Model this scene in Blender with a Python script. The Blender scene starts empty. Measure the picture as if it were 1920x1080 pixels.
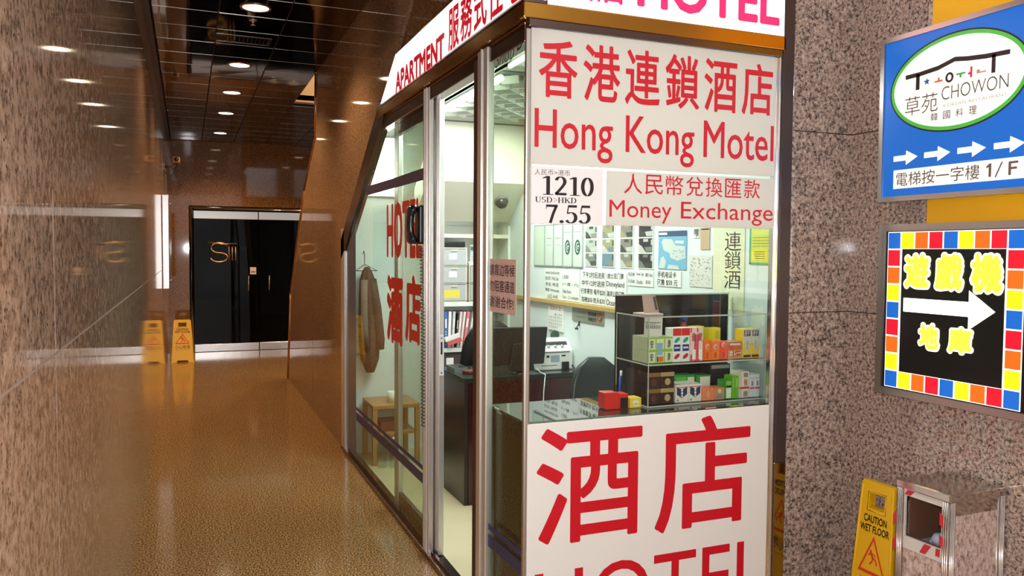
import bpy, bmesh, math, random
from mathutils import Vector, Matrix

SC = bpy.context.scene
COL = SC.collection
random.seed(7)
PI = math.pi

# ------------------------------------------------------------------ camera, world, exposure
cam = bpy.data.cameras.new('camera')
cam.sensor_width = 36.0
cam.lens = 36.0 * 1488.0 / 1920.0
cam.clip_start = 0.02
cam.clip_end = 100
cam_o = bpy.data.objects.new('camera', cam)
COL.objects.link(cam_o)
yaw, pitch, roll = math.radians(22.26), math.radians(2.58), math.radians(0.373)
fwd = Vector((math.sin(yaw) * math.cos(pitch), math.cos(yaw) * math.cos(pitch), -math.sin(pitch)))
r0 = Vector((math.cos(yaw), -math.sin(yaw), 0))
u0 = r0.cross(fwd)
rt = r0 * math.cos(roll) + u0 * math.sin(roll)
up = u0 * math.cos(roll) - r0 * math.sin(roll)
mw = Matrix((rt, up, -fwd)).transposed().to_4x4()
mw.translation = Vector((0, 0, 1.62))
cam_o.matrix_world = mw
SC.camera = cam_o
SC.view_settings.view_transform = 'Standard'
SC.view_settings.look = 'None'
SC.view_settings.exposure = 0.0
SC.view_settings.gamma = 1.0
SC.view_settings.use_curve_mapping = False

# the street behind the photographer: a dim night sky with soft bright patches of neon
W = bpy.data.worlds.new('street')
SC.world = W
W.use_nodes = True
nt = W.node_tree
bg = nt.nodes['Background']
tc = nt.nodes.new('ShaderNodeTexCoord')
nz = nt.nodes.new('ShaderNodeTexNoise')
nz.inputs['Scale'].default_value = 3.2
nz.inputs['Detail'].default_value = 3
cr = nt.nodes.new('ShaderNodeValToRGB')
cr.color_ramp.elements[0].position = 0.42
cr.color_ramp.elements[0].color = (0.41, 0.40, 0.40, 1)
cr.color_ramp.elements[1].position = 0.66
cr.color_ramp.elements[1].color = (1.98, 1.94, 1.92, 1)
nt.links.new(tc.outputs['Generated'], nz.inputs['Vector'])
nt.links.new(nz.outputs['Fac'], cr.inputs['Fac'])
nt.links.new(cr.outputs['Color'], bg.inputs['Color'])
bg.inputs['Strength'].default_value = 1.0


def light(name, kind, loc, energy, color=(1, 1, 1), parent=None, **kw):
    d = bpy.data.lights.new(name, kind)
    d.energy = energy
    d.color = color
    rot = kw.pop('rot', None)
    for k, v in kw.items():
        setattr(d, k, v)
    o = bpy.data.objects.new(name, d)
    COL.objects.link(o)
    o.location = loc
    if rot:
        o.rotation_euler = rot
    o.parent = parent
    return o


# the flash of the camera that took the photograph
light('camera_flash', 'POINT', (0.05, 0.02, 1.68), 175, (0.95, 0.98, 1.0), shadow_soft_size=0.014)
# fluorescent tubes of the shop
light('shop_tube_light', 'AREA', (1.85, 4.85, 2.56), 38, (0.94, 1.0, 0.99), shape='RECTANGLE', size=0.55, size_y=0.9)
light('shop_front_tube_light', 'AREA', (1.64, 3.6, 2.545), 22, (0.95, 1.0, 0.99), shape='RECTANGLE', size=0.16, size_y=0.6)
# unseen point light added over the stairs for the tan fascia, no fixture
light('stair_fill_light', 'POINT', (2.3, 8.2, 4.2), 90, (1.0, 0.72, 0.42), shadow_soft_size=0.08)
WARM = (1.0, 0.66, 0.34)


# ------------------------------------------------------------------ materials
def lin(c):
    c = c / 255.0
    return c / 12.92 if c <= 0.04045 else ((c + 0.055) / 1.055) ** 2.4


def C(r, g, b):
    return (lin(r), lin(g), lin(b), 1.0)


MATS = {}


def mat(name, col=(0.8, 0.8, 0.8, 1), rough=0.5, metal=0.0, emis=0.0, ecol=None, coat=0.0, spec=0.5):
    if name in MATS:
        return MATS[name]
    m = bpy.data.materials.new(name)
    m.use_nodes = True
    p = m.node_tree.nodes['Principled BSDF']
    p.inputs['Base Color'].default_value = col
    p.inputs['Roughness'].default_value = rough
    p.inputs['Metallic'].default_value = metal
    p.inputs['Specular IOR Level'].default_value = spec
    if coat:
        p.inputs['Coat Weight'].default_value = coat
        p.inputs['Coat Roughness'].default_value = 0.05
    if emis:
        p.inputs['Emission Color'].default_value = ecol or col
        p.inputs['Emission Strength'].default_value = emis
    MATS[name] = m
    return m


def nodes_of(m):
    return m.node_tree.nodes, m.node_tree.links, m.node_tree.nodes['Principled BSDF']


def stone(name, stops, scale, rough, detail=6, speck=None, scale2=None, bump=0.0, ior=1.5, coat=0.0, stretch=(1, 1, 1), sp_thr=0.18):
    m = mat(name, rough=rough, coat=coat)
    n, l, p = nodes_of(m)
    p.inputs['IOR'].default_value = ior
    t = n.new('ShaderNodeTexCoord')
    mp = n.new('ShaderNodeMapping')
    mp.inputs['Scale'].default_value = stretch
    l.new(t.outputs['Object'], mp.inputs['Vector'])
    a = n.new('ShaderNodeTexNoise')
    a.inputs['Scale'].default_value = scale
    a.inputs['Detail'].default_value = detail
    a.inputs['Roughness'].default_value = 0.72
    l.new(mp.outputs['Vector'], a.inputs['Vector'])
    r = n.new('ShaderNodeValToRGB')
    el = r.color_ramp.elements
    el[0].position, el[0].color = stops[0]
    el[1].position, el[1].color = stops[-1]
    for pos, c in stops[1:-1]:
        e = el.new(pos)
        e.color = c
    l.new(a.outputs['Fac'], r.inputs['Fac'])
    out = r.outputs['Color']
    if speck:
        v = n.new('ShaderNodeTexVoronoi')
        v.inputs['Scale'].default_value = scale2
        l.new(mp.outputs['Vector'], v.inputs['Vector'])
        r2 = n.new('ShaderNodeValToRGB')
        r2.color_ramp.elements[0].position = sp_thr
        r2.color_ramp.elements[0].color = (1, 1, 1, 1)
        r2.color_ramp.elements[1].position = sp_thr + 0.12
        r2.color_ramp.elements[1].color = (0, 0, 0, 1)
        l.new(v.outputs['Distance'], r2.inputs['Fac'])
        b = n.new('ShaderNodeTexNoise')
        b.inputs['Scale'].default_value = scale * 0.6
        b.inputs['Detail'].default_value = 2
        l.new(mp.outputs['Vector'], b.inputs['Vector'])
        r3 = n.new('ShaderNodeValToRGB')
        r3.color_ramp.elements[0].position = 0.46
        r3.color_ramp.elements[1].position = 0.56
        l.new(b.outputs['Fac'], r3.inputs['Fac'])
        mul = n.new('ShaderNodeMath')
        mul.operation = 'MULTIPLY'
        l.new(r2.outputs['Color'], mul.inputs[0])
        l.new(r3.outputs['Color'], mul.inputs[1])
        mx = n.new('ShaderNodeMix')
        mx.data_type = 'RGBA'
        l.new(mul.outputs[0], mx.inputs['Factor'])
        l.new(out, mx.inputs['A'])
        mx.inputs['B'].default_value = speck
        out = mx.outputs['Result']
    l.new(out, p.inputs['Base Color'])
    return m


GRANITE = stone('pink_brown_granite', [(0.35, C(50, 44, 46)), (0.43, C(112, 98, 92)), (0.49, C(164, 144, 133)), (0.57, C(186, 163, 149)), (0.67, C(218, 204, 192))],
                72, 0.045, speck=C(24, 22, 25), scale2=120, sp_thr=0.22)
GRANITE_WALL = stone('polished_brown_granite', [(0.34, C(98, 76, 64)), (0.44, C(152, 124, 104)), (0.53, C(190, 156, 132)), (0.66, C(214, 184, 160))],
                     42, 0.05, speck=C(60, 44, 38), scale2=70, ior=1.30)
GRANITE_STAIR = stone('polished_red_brown_granite', [(0.34, C(80, 62, 48)), (0.45, C(132, 104, 80)), (0.54, C(164, 132, 104)), (0.68, C(190, 158, 128))],
                      110, 0.05, speck=C(50, 32, 22), scale2=150, ior=1.45)
GRANITE_BROWN = stone('dark_brown_granite', [(0.36, C(60, 38, 20)), (0.46, C(110, 74, 40)), (0.54, C(136, 94, 52)), (0.66, C(158, 114, 68))],
                      75, 0.05, speck=C(40, 22, 12), scale2=120, ior=1.42)
FLOOR = stone('speckled_floor_granite', [(0.39, C(40, 31, 22)), (0.46, C(110, 81, 50)), (0.52, C(152, 116, 74)), (0.59, C(212, 174, 128))],
              115, 0.11, detail=4, speck=C(34, 25, 19), scale2=190, ior=1.42)
BIN_STONE = stone('pale_pink_granite', [(0.36, C(120, 100, 96)), (0.46, C(182, 156, 146)), (0.56, C(205, 182, 172)), (0.66, C(222, 204, 196))],
                  60, 0.2, speck=C(70, 58, 60), scale2=150, stretch=(1, 1, 0.6), sp_thr=0.14)


def metal(name, col, rough, wavy=0.0, wscale=6.0):
    m = mat(name, col, rough, 1.0)
    if wavy:
        n, l, p = nodes_of(m)
        t = n.new('ShaderNodeTexCoord')
        a = n.new('ShaderNodeTexNoise')
        a.inputs['Scale'].default_value = wscale
        a.inputs['Detail'].default_value = 1
        l.new(t.outputs['Object'], a.inputs['Vector'])
        b = n.new('ShaderNodeBump')
        b.inputs['Strength'].default_value = wavy
        b.inputs['Distance'].default_value = 0.02
        l.new(a.outputs['Fac'], b.inputs['Height'])
        l.new(b.outputs['Normal'], p.inputs['Normal'])
    return m


CEIL = metal('bronze_mirror_panel', (0.115, 0.075, 0.055, 1), 0.05, 0.05, 2.2)
CHROME = metal('polished_steel', (0.78, 0.76, 0.75, 1), 0.2, 0.05, 9)
SATIN = mat('satin_steel', (0.80, 0.79, 0.78, 1), 0.30, 0.72)
STEEL = metal('brushed_steel', (0.55, 0.52, 0.49, 1), 0.3)
STEEL_BIN = metal('mirror_steel', (0.60, 0.55, 0.51, 1), 0.1, 0.04, 14)
DARKSTEEL = metal('dark_steel', (0.20, 0.15, 0.14, 1), 0.2)
BRASS = metal('bronze_trim', (0.60, 0.31, 0.055, 1), 0.22, 0.05, 7)
ALU = metal('aluminium_edge', (0.60, 0.57, 0.52, 1), 0.3)

WHITE = mat('white_paint', C(226, 230, 222), 0.45)
SHOPWALL = mat('pale_green_white_paint', C(226, 236, 234), 0.5)
CREAM = mat('cream_plastic', C(224, 220, 196), 0.4)
BLACK = mat('black_plastic', C(20, 20, 22), 0.35)
DARKGREY = mat('dark_grey_plastic', C(52, 52, 54), 0.4)
GREY = mat('grey_plastic', C(130, 130, 132), 0.4)
INK = mat('black_ink', C(34, 28, 32), 0.6)
GREYINK = mat('grey_ink', C(112, 118, 116), 0.6)
RED = mat('red_vinyl', C(214, 34, 52), 0.35)
REDBRIGHT = mat('red_film', C(222, 30, 20), 0.35)
PAPER = mat('white_paper', C(238, 238, 232), 0.6)
CARDW = mat('bright_white_card', C(252, 250, 250), 0.5)
DARKMIRROR = metal('dark_mirror_steel', (0.26, 0.22, 0.21, 1), 0.05)
PINKPAPER = mat('pink_paper', C(242, 208, 198), 0.6)
YELLOW = mat('yellow_plastic', C(236, 184, 12), 0.35)
ORANGEBOARD = mat('orange_yellow_board', C(255, 190, 8), 0.4)
NAVY = mat('navy_tape', C(48, 52, 104), 0.4)
NAVYFILM = mat('navy_film', C(84, 98, 128), 0.2)
DARKWOOD = mat('dark_red_wood', C(58, 15, 15), 0.25, coat=0.5)
BROWNWOOD = mat('dark_brown_panel', C(52, 36, 32), 0.2, coat=0.3)
OAK = mat('pale_wood', C(178, 132, 78), 0.4)
TANRAIL = mat('tan_wood_rail', C(190, 158, 92), 0.4)
LEATHER = mat('black_leather', C(22, 24, 24), 0.38)
LEATHERGREEN = mat('dark_green_black_leather', C(44, 52, 52), 0.35)
COATM = mat('brown_cloth', C(84, 62, 50), 0.85)
COATIN = mat('grey_brown_lining', C(130, 112, 98), 0.8)


def sign_white(name, s, col=C(255, 252, 246)):
    return mat(name, col, 0.35, emis=s)


LB_WHITE = sign_white('backlit_white', 1.35)
LB_RED = mat('backlit_red', C(205, 10, 40), 0.35, emis=0.55)
LB_PINK = mat('backlit_pink_red', C(240, 40, 100), 0.35, emis=0.8)
CLEAR_ACR = None


def banner_white():
    m = mat('translucent_white_board', C(240, 237, 232), 0.35)
    n, l, p = nodes_of(m)
    t = n.new('ShaderNodeBsdfTranslucent')
    t.inputs['Color'].default_value = C(240, 237, 230)
    mx = n.new('ShaderNodeMixShader')
    mx.inputs['Fac'].default_value = 0.35
    o = n['Material Output']
    l.new(p.outputs['BSDF'], mx.inputs[1])
    l.new(t.outputs['BSDF'], mx.inputs[2])
    l.new(mx.outputs['Shader'], o.inputs['Surface'])
    return m


BANNER = banner_white()


def glass(name, tint=(0.93, 0.97, 0.94, 1), ior=1.45, rough=0.0, boost=1.0):
    m = bpy.data.materials.new(name)
    m.use_nodes = True
    n, l = m.node_tree.nodes, m.node_tree.links
    n.remove(n['Principled BSDF'])
    tr = n.new('ShaderNodeBsdfTransparent')
    tr.inputs['Color'].default_value = tint
    gl = n.new('ShaderNodeBsdfGlossy')
    gl.inputs['Roughness'].default_value = rough
    fr = n.new('ShaderNodeFresnel')
    fr.inputs['IOR'].default_value = ior
    ge = n.new('ShaderNodeNewGeometry')
    inv = n.new('ShaderNodeMath')
    inv.operation = 'SUBTRACT'
    inv.inputs[0].default_value = boost
    l.new(ge.outputs['Backfacing'], inv.inputs[1])
    mul = n.new('ShaderNodeMath')
    mul.operation = 'MULTIPLY'
    mul.use_clamp = True
    l.new(fr.outputs['Fac'], mul.inputs[0])
    l.new(inv.outputs[0], mul.inputs[1])
    mx = n.new('ShaderNodeMixShader')
    l.new(mul.outputs[0], mx.inputs['Fac'])
    l.new(tr.outputs['BSDF'], mx.inputs[1])
    l.new(gl.outputs['BSDF'], mx.inputs[2])
    l.new(mx.outputs['Shader'], n['Material Output'].inputs['Surface'])
    MATS[name] = m
    return m


GLASS = glass('clear_glass')
GLASS_SIDE = glass('corridor_glass', (0.86, 0.92, 0.84, 1), 1.5)
GLASS_DARK = glass('tinted_door_glass', (0.30, 0.20, 0.14, 1), 1.36, 0.0, 0.55)
ACRYLIC = glass('clear_acrylic', (0.95, 0.97, 0.95, 1), 1.4)
FROST = mat('frosted_drawer_plastic', C(176, 180, 178), 0.18)


# ------------------------------------------------------------------ mesh builder
class MB:
    """Collects shapes in one bmesh; build() links them as ONE mesh object."""

    def __init__(self):
        self.bm = bmesh.new()
        self.smooth = False

    def _mi(self, faces, mi):
        for f in faces:
            f.material_index = mi

    def box(self, x0, y0, z0, x1, y1, z1, mi=0, bev=0.0, seg=2):
        g = bmesh.ops.create_cube(self.bm, size=1.0)
        vs = g['verts']
        for v in vs:
            v.co = Vector(((x0 + x1) / 2 + v.co.x * (x1 - x0), (y0 + y1) / 2 + v.co.y * (y1 - y0), (z0 + z1) / 2 + v.co.z * (z1 - z0)))
        fs = set(f for v in vs for f in v.link_faces)
        self._mi(fs, mi)
        if bev:
            es = set(e for v in vs for e in v.link_edges)
            r = bmesh.ops.bevel(self.bm, geom=list(es), offset=bev, segments=seg, affect='EDGES', profile=0.5)
            self._mi(r['faces'], mi)
        return self

    def quad(self, pts, mi=0):
        f = self.bm.faces.new([self.bm.verts.new(p) for p in pts])
        f.material_index = mi
        return f

    def rect(self, u0, v0, u1, v1, w=0.0, mi=0):
        """a rectangle of a front face: u right, v up, w out of the face towards the viewer (-Y)"""
        return self.quad([(u0, -w, v0), (u1, -w, v0), (u1, -w, v1), (u0, -w, v1)], mi)

    def poly(self, pts, w=0.0, mi=0):
        return self.quad([(u, -w, v) for u, v in pts], mi)

    def prism(self, pts, a, b, axis='y', mi=0, bev=0.0):
        """extrude a 2-D outline: axis y -> (u,v)=(x,z); axis x -> (u,v)=(y,z); axis z -> (x,y)"""
        def at(u, v, t):
            return {'y': (u, t, v), 'x': (t, u, v), 'z': (u, v, t)}[axis]
        A = [self.bm.verts.new(at(u, v, a)) for u, v in pts]
        B = [self.bm.verts.new(at(u, v, b)) for u, v in pts]
        fs = [self.bm.faces.new(A), self.bm.faces.new(B[::-1])]
        n = len(pts)
        for i in range(n):
            fs.append(self.bm.faces.new([A[i], B[i], B[(i + 1) % n], A[(i + 1) % n]]))
        self._mi(fs, mi)
        bmesh.ops.recalc_face_normals(self.bm, faces=fs)
        if bev:
            es = set(e for f in fs for e in f.edges)
            r = bmesh.ops.bevel(self.bm, geom=list(es), offset=bev, segments=2, affect='EDGES', profile=0.5)
            self._mi(r['faces'], mi)
        return self

    def ring_prism(self, outer, inner, a, b, mi=0, axis='y'):
        """outline with a hole of the same vertex count"""
        def at(u, v, t):
            return {'y': (u, t, v), 'x': (t, u, v), 'z': (u, v, t)}[axis]
        L = [[self.bm.verts.new(at(u, v, t)) for u, v in p] for p in (outer, inner) for t in (a, b)]
        oa, ob, ia, ib = L
        n = len(outer)
        fs = []
        for i in range(n):
            j = (i + 1) % n
            fs.append(self.bm.faces.new([oa[i], oa[j], ia[j], ia[i]]))
            fs.append(self.bm.faces.new([ob[i], ib[i], ib[j], ob[j]]))
            fs.append(self.bm.faces.new([oa[i], ob[i], ob[j], oa[j]]))
            fs.append(self.bm.faces.new([ia[i], ia[j], ib[j], ib[i]]))
        self._mi(fs, mi)
        bmesh.ops.recalc_face_normals(self.bm, faces=fs)
        return self

    def frame(self, u0, v0, u1, v1, t, y0, y1, mi=0):
        return self.ring_prism([(u0, v0), (u1, v0), (u1, v1), (u0, v1)], [(u0 + t, v0 + t), (u1 - t, v0 + t), (u1 - t, v1 - t), (u0 + t, v1 - t)], y0, y1, mi)

    def lathe(self, prof, c=(0, 0, 0), n=24, mi=0, axis='z'):
        rings = []
        for r, z in prof:
            ring = []
            for k in range(n):
                a = 2 * PI * k / n
                x, y = r * math.cos(a), r * math.sin(a)
                p = {'z': (x, y, z), 'y': (x, z, y), 'x': (z, x, y)}[axis]
                ring.append(self.bm.verts.new((p[0] + c[0], p[1] + c[1], p[2] + c[2])))
            rings.append(ring)
        fs = []
        for A, B in zip(rings, rings[1:]):
            for k in range(n):
                fs.append(self.bm.faces.new([A[k], A[(k + 1) % n], B[(k + 1) % n], B[k]]))
        if prof[0][0] > 1e-6:
            fs.append(self.bm.faces.new(rings[0][::-1]))
        if prof[-1][0] > 1e-6:
            fs.append(self.bm.faces.new(rings[-1]))
        self._mi(fs, mi)
        for f in fs:
            f.smooth = True
        bmesh.ops.recalc_face_normals(self.bm, faces=fs)
        return self

    def cyl(self, c, r, h, mi=0, axis='z', n=20):
        return self.lathe([(r, 0), (r, h)], c, n, mi, axis)

    def tube(self, path, r, mi=0, n=8, closed=False):
        P = [Vector(p) for p in path]
        m = len(P)
        rings = []
        for i, p in enumerate(P):
            a = P[(i - 1) % m] if (closed or i > 0) else p
            b = P[(i + 1) % m] if (closed or i < m - 1) else p
            t = (b - a).normalized()
            ref = Vector((0, 0, 1)) if abs(t.z) < 0.9 else Vector((1, 0, 0))
            s = t.cross(ref).normalized()
            q = t.cross(s)
            rr = r[i] if isinstance(r, (list, tuple)) else r
            rings.append([self.bm.verts.new(p + (s * math.cos(2 * PI * k / n) + q * math.sin(2 * PI * k / n)) * rr) for k in range(n)])
        fs = []
        for i in range(m if closed else m - 1):
            A, B = rings[i], rings[(i + 1) % m]
            for k in range(n):
                fs.append(self.bm.faces.new([A[k], A[(k + 1) % n], B[(k + 1) % n], B[k]]))
        if not closed:
            fs.append(self.bm.faces.new(rings[0][::-1]))
            fs.append(self.bm.faces.new(rings[-1]))
        self._mi(fs, mi)
        for f in fs:
            f.smooth = True
        bmesh.ops.recalc_face_normals(self.bm, faces=fs)
        return self

    def loft(self, rings, mi=0, cap=True):
        R = [[self.bm.verts.new(p) for p in ring] for ring in rings]
        n = len(R[0])
        fs = []
        for A, B in zip(R, R[1:]):
            for k in range(n):
                fs.append(self.bm.faces.new([A[k], A[(k + 1) % n], B[(k + 1) % n], B[k]]))
        if cap:
            fs.append(self.bm.faces.new(R[0][::-1]))
            fs.append(self.bm.faces.new(R[-1]))
        self._mi(fs, mi)
        for f in fs:
            f.smooth = True
        bmesh.ops.recalc_face_normals(self.bm, faces=fs)
        return self

    def text(self, s, u0, v0, u1, v1, w=0.001, mi=0, bold=0.0, res=3, shear=0.0):
        """lettering fitted into a rectangle of a front face"""
        bd = max(0.0, bold)
        vs, fs = glyphs(s, min(bold, 0.0), res)
        xs = [v[0] for v in vs]
        ys = [v[1] for v in vs]
        a, b, c, d = min(xs) - bd, max(xs) + bd, min(ys) - bd, max(ys) + bd
        sx = (u1 - u0) / (b - a)
        sy = (v1 - v0) / (d - c)
        nn = 1 if bd == 0 else (8 if bd < 0.06 else 16)
        for q in range(nn):
            ox, oy = (0, 0) if bd == 0 else (bd * math.cos(2 * PI * (q + 0.5) / nn), bd * math.sin(2 * PI * (q + 0.5) / nn))
            V = [self.bm.verts.new((u0 + (x + ox - a) * sx + shear * (y - c) * sy, -w - q * 4e-5, v0 + (y + oy - c) * sy)) for x, y in vs]
            for f in fs:
                try:
                    g = self.bm.faces.new([V[i] for i in f])
                    g.material_index = mi
                except ValueError:
                    pass
        return self

    def build(self, name, mats, parent=None, loc=None, smooth_mod=0):
        me = bpy.data.meshes.new(name)
        self.bm.normal_update()
        self.bm.to_mesh(me)
        self.bm.free()
        for m in (mats if isinstance(mats, (list, tuple)) else [mats]):
            me.materials.append(m)
        o = bpy.data.objects.new(name, me)
        COL.objects.link(o)
        o.parent = parent
        if loc:
            o.location = loc
        return o


_G = {}


def glyphs(s, bold=0.0, res=3):
    k = (s, bold, res)
    if k not in _G:
        c = bpy.data.curves.new('lettering', 'FONT')
        c.body = s
        c.resolution_u = res
        c.offset = bold
        o = bpy.data.objects.new('lettering', c)
        COL.objects.link(o)
        bpy.context.view_layer.update()
        dg = bpy.context.evaluated_depsgraph_get()
        me = bpy.data.meshes.new_from_object(o.evaluated_get(dg))
        _G[k] = ([(v.co.x, v.co.y) for v in me.vertices], [tuple(p.vertices) for p in me.polygons])
        bpy.data.objects.remove(o)
        bpy.data.curves.remove(c)
        bpy.data.meshes.remove(me)
    return _G[k]


def tag(o, label, cat, group=None):
    o['label'] = label
    o['category'] = cat
    if group:
        o['group'] = group
    return o


def thing(name, label, cat, loc, rz=0.0, group=None):
    o = bpy.data.objects.new(name, None)
    o.empty_display_size = 0.05
    COL.objects.link(o)
    o.location = loc
    o.rotation_euler = (0, 0, rz)
    return tag(o, label, cat, group)


def struct(o):
    o['kind'] = 'structure'
    return o


def ell(cx, cy, rx, ry, n=48):
    return [(cx + rx * math.cos(2 * PI * k / n), cy + ry * math.sin(2 * PI * k / n)) for k in range(n)]


WEST = -PI / 2      # a face that looks towards -X, to the passage


# serif figures, drawn with a broad pen: thick uprights and thin flats
def pen(mb, pts, u0, v0, su, sv, thin, thick, w, mi):
    P = [Vector((x, y)) for x, y in pts]
    L, Rr = [], []
    for i, p in enumerate(P):
        t = (P[min(i + 1, len(P) - 1)] - P[max(i - 1, 0)]).normalized()
        h = (thin + (thick - thin) * abs(t.y) ** 1.3) / 2
        nrm = Vector((-t.y, t.x))
        L.append(p + nrm * h)
        Rr.append(p - nrm * h)
    f = lambda q: (u0 + q.x * su, -w, v0 + q.y * sv)
    for i in range(len(P) - 1):
        mb.quad([f(L[i]), f(Rr[i]), f(Rr[i + 1]), f(L[i + 1])], mi)


def arc(cx, cy, rx, ry, a0, a1, n=14):
    return [(cx + rx * math.cos(math.radians(a0 + (a1 - a0) * k / n)), cy + ry * math.sin(math.radians(a0 + (a1 - a0) * k / n))) for k in range(n + 1)]


def serif_text(mb, s, u0, v0, u1, v1, w, mi, thick=0.16, thin=0.045):
    adv = {'1': 0.56, '2': 0.62, '0': 0.64, '7': 0.60, '5': 0.60, '.': 0.30, 'U': 0.74, 'S': 0.56, 'D': 0.74, '>': 0.62, 'H': 0.78, 'K': 0.76}
    total = sum(adv[c] for c in s)
    su, sv = (u1 - u0) / total, (v1 - v0)
    x = u0
    for c in s:
        def P(pts, tk=thick, tn=thin):
            pen(mb, pts, x, v0, su, sv, tn, tk, w, mi)

        def R(a, b, cc, d):
            mb.rect(x + a * su, v0 + b * sv, x + cc * su, v0 + d * sv, w, mi)
        if c == '1':
            R(0.22, 0.03, 0.22 + thick, 1.0)
            R(0.08, 0, 0.52, 0.04)
            mb.poly([(x + 0.23 * su, v0 + sv), (x + 0.06 * su, v0 + 0.9 * sv), (x + 0.06 * su, v0 + 0.86 * sv), (x + 0.23 * su, v0 + 0.9 * sv)], w, mi)
        elif c == '0':
            P(arc(0.30, 0.5, 0.21, 0.475, 0, 360, 40))
        elif c == '2':
            P(arc(0.28, 0.73, 0.19, 0.245, 165, -30, 18) + [(0.36, 0.45), (0.2, 0.22), (0.07, 0.07)], thick * 0.95)
            R(0.05, 0.0, 0.55, 0.13)
        elif c == '7':
            R(0.05, 0.87, 0.56, 1.0)
            P([(0.5, 0.92), (0.36, 0.5), (0.24, 0.0)], thick * 0.8)
            R(0.05, 0.76, 0.08, 0.9)
        elif c == '5':
            R(0.14, 0.87, 0.52, 1.0)
            P([(0.15, 0.98), (0.12, 0.75), (0.09, 0.53)], 0.05)
            P([(0.1, 0.54), (0.2, 0.58)] + arc(0.25, 0.31, 0.22, 0.28, 85, -150, 20), thick)
        elif c == '.':
            mb.poly([(x + p[0] * su, v0 + p[1] * sv) for p in ell(0.14, 0.085, 0.095, 0.085, 16)], w, mi)
        elif c == 'U':
            P([(0.14, 1), (0.14, 0.35)] + arc(0.36, 0.32, 0.22, 0.3, 180, 270, 8), thick)
            P(arc(0.36, 0.32, 0.22, 0.3, 270, 360, 8) + [(0.58, 1)], 0.06)
            R(0.0, 0.95, 0.28, 1.0)
            R(0.46, 0.95, 0.70, 1.0)
        elif c == 'S':
            P(arc(0.27, 0.74, 0.18, 0.235, 30, 250, 16) + arc(0.25, 0.265, 0.2, 0.245, 60, -150, 16), thick * 0.85)
        elif c == 'D':
            R(0.08, 0, 0.08 + thick, 1)
            R(0.0, 0, 0.3, 0.045)
            R(0.0, 0.955, 0.3, 1.0)
            P(arc(0.28, 0.5, 0.34, 0.475, 90, -90, 20))
        elif c == '>':
            P([(0.1, 0.85), (0.5, 0.5), (0.1, 0.12)], 0.06, 0.06)
        elif c == 'H':
            for a in (0.08, 0.52):
                R(a, 0, a + thick, 1)
                R(a - 0.08, 0, a + thick + 0.08, 0.045)
                R(a - 0.08, 0.955, a + thick + 0.08, 1.0)
            R(0.2, 0.48, 0.54, 0.54)
        elif c == 'K':
            R(0.08, 0, 0.08 + thick, 1)
            R(0.0, 0, 0.32, 0.045)
            R(0.0, 0.955, 0.32, 1.0)
            P([(0.64, 0.98), (0.2, 0.45)], 0.07, 0.05)
            P([(0.32, 0.58), (0.64, 0.02)], thick * 1.1)
            R(0.5, 0, 0.76, 0.045)
        x += adv[c] * su

# ================================================================== THE SETTING
GROUT = mat('pale_joint', C(160, 136, 124), 0.6)
GROUTD = mat('dark_joint', C(44, 36, 34), 0.6)
DARKROOM = mat('dark_room_paint', C(52, 34, 24), 0.7)

m = MB()
m.box(-0.9, -1.2, -0.08, 4.4, 17.5, 0.0)
for y in (3.2, 4.6, 6.0, 7.4, 8.8, 10.2, 11.6, 13.0):
    m.quad([(-0.27, y, 0.0004), (1.15, y, 0.0004), (1.15, y + 0.004, 0.0004), (-0.27, y + 0.004, 0.0004)], 1)
struct(m.build('floor', [FLOOR, mat('floor_joint', C(74, 52, 34), 0.4)]))

# ceiling of bronze mirror panels
m = MB()
rng = random.Random(3)
xs = [-0.215, 0.23, 0.70, 1.17]
ys = [6.17 - 0.45 * 13 + 0.45 * k for k in range(30)]
def tile(x0, x1, y0, y1):
    z = 3.33
    g = 0.006
    dz = [rng.uniform(-0.0012, 0.0012) for _ in range(4)]
    p = [(x0 + g, y0 + g), (x1 - g, y0 + g), (x1 - g, y1 - g), (x0 + g, y1 - g)]
    low = [m.bm.verts.new((x, y, z + d)) for (x, y), d in zip(p, dz)]
    o = 0.004
    q = [(x0 + g - o, y0 + g - o), (x1 - g + o, y0 + g - o), (x1 - g + o, y1 - g + o), (x0 + g - o, y1 - g + o)]
    hi = [m.bm.verts.new((x, y, z + 0.012)) for x, y in q]
    m.bm.faces.new(low[::-1])
    for k in range(4):
        f = m.bm.faces.new([low[k], low[(k + 1) % 4], hi[(k + 1) % 4], hi[k]])
        f.material_index = 1
for a, b in zip(xs, xs[1:]):
    for y0, y1 in zip(ys, ys[1:]):
        if y1 < 13.46:
            tile(a, b, y0, min(y1, 13.44))
for k in range(5):
    for y0, y1 in zip(ys, ys[1:]):
        if y0 > 9.4 and y1 < 13.46:
            tile(1.17 + 0.47 * k, 1.64 + 0.47 * k, y0, y1)
m.box(-0.27, 0.3, 3.36, 1.16, 13.45, 3.42, 2)
m.box(1.16, 9.5, 3.36, 3.6, 13.45, 3.42, 2)
struct(m.build('ceiling', [CEIL, metal('bright_panel_edge', (0.34, 0.3, 0.27, 1), 0.25), DARKROOM]))

m = MB()
m.box(-0.45, -1.2, 0, -0.27, 13.45, 3.75)
m.box(-0.2698, -1.0, 1.388, -0.2694, 10.0, 1.393, 1)
m.box(-0.2698, 1.985, 0, -0.2694, 1.988, 1.75, 1)
m.box(-0.2698, 7.2, 1.39, -0.2694, 7.204, 3.3, 1)
struct(m.build('wall_left', [GRANITE_WALL, GROUT]))
m = MB()
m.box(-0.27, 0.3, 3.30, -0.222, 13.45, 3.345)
struct(m.build('trim_1', mat('black_shadow_trim', C(22, 18, 18), 0.3)))

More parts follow.
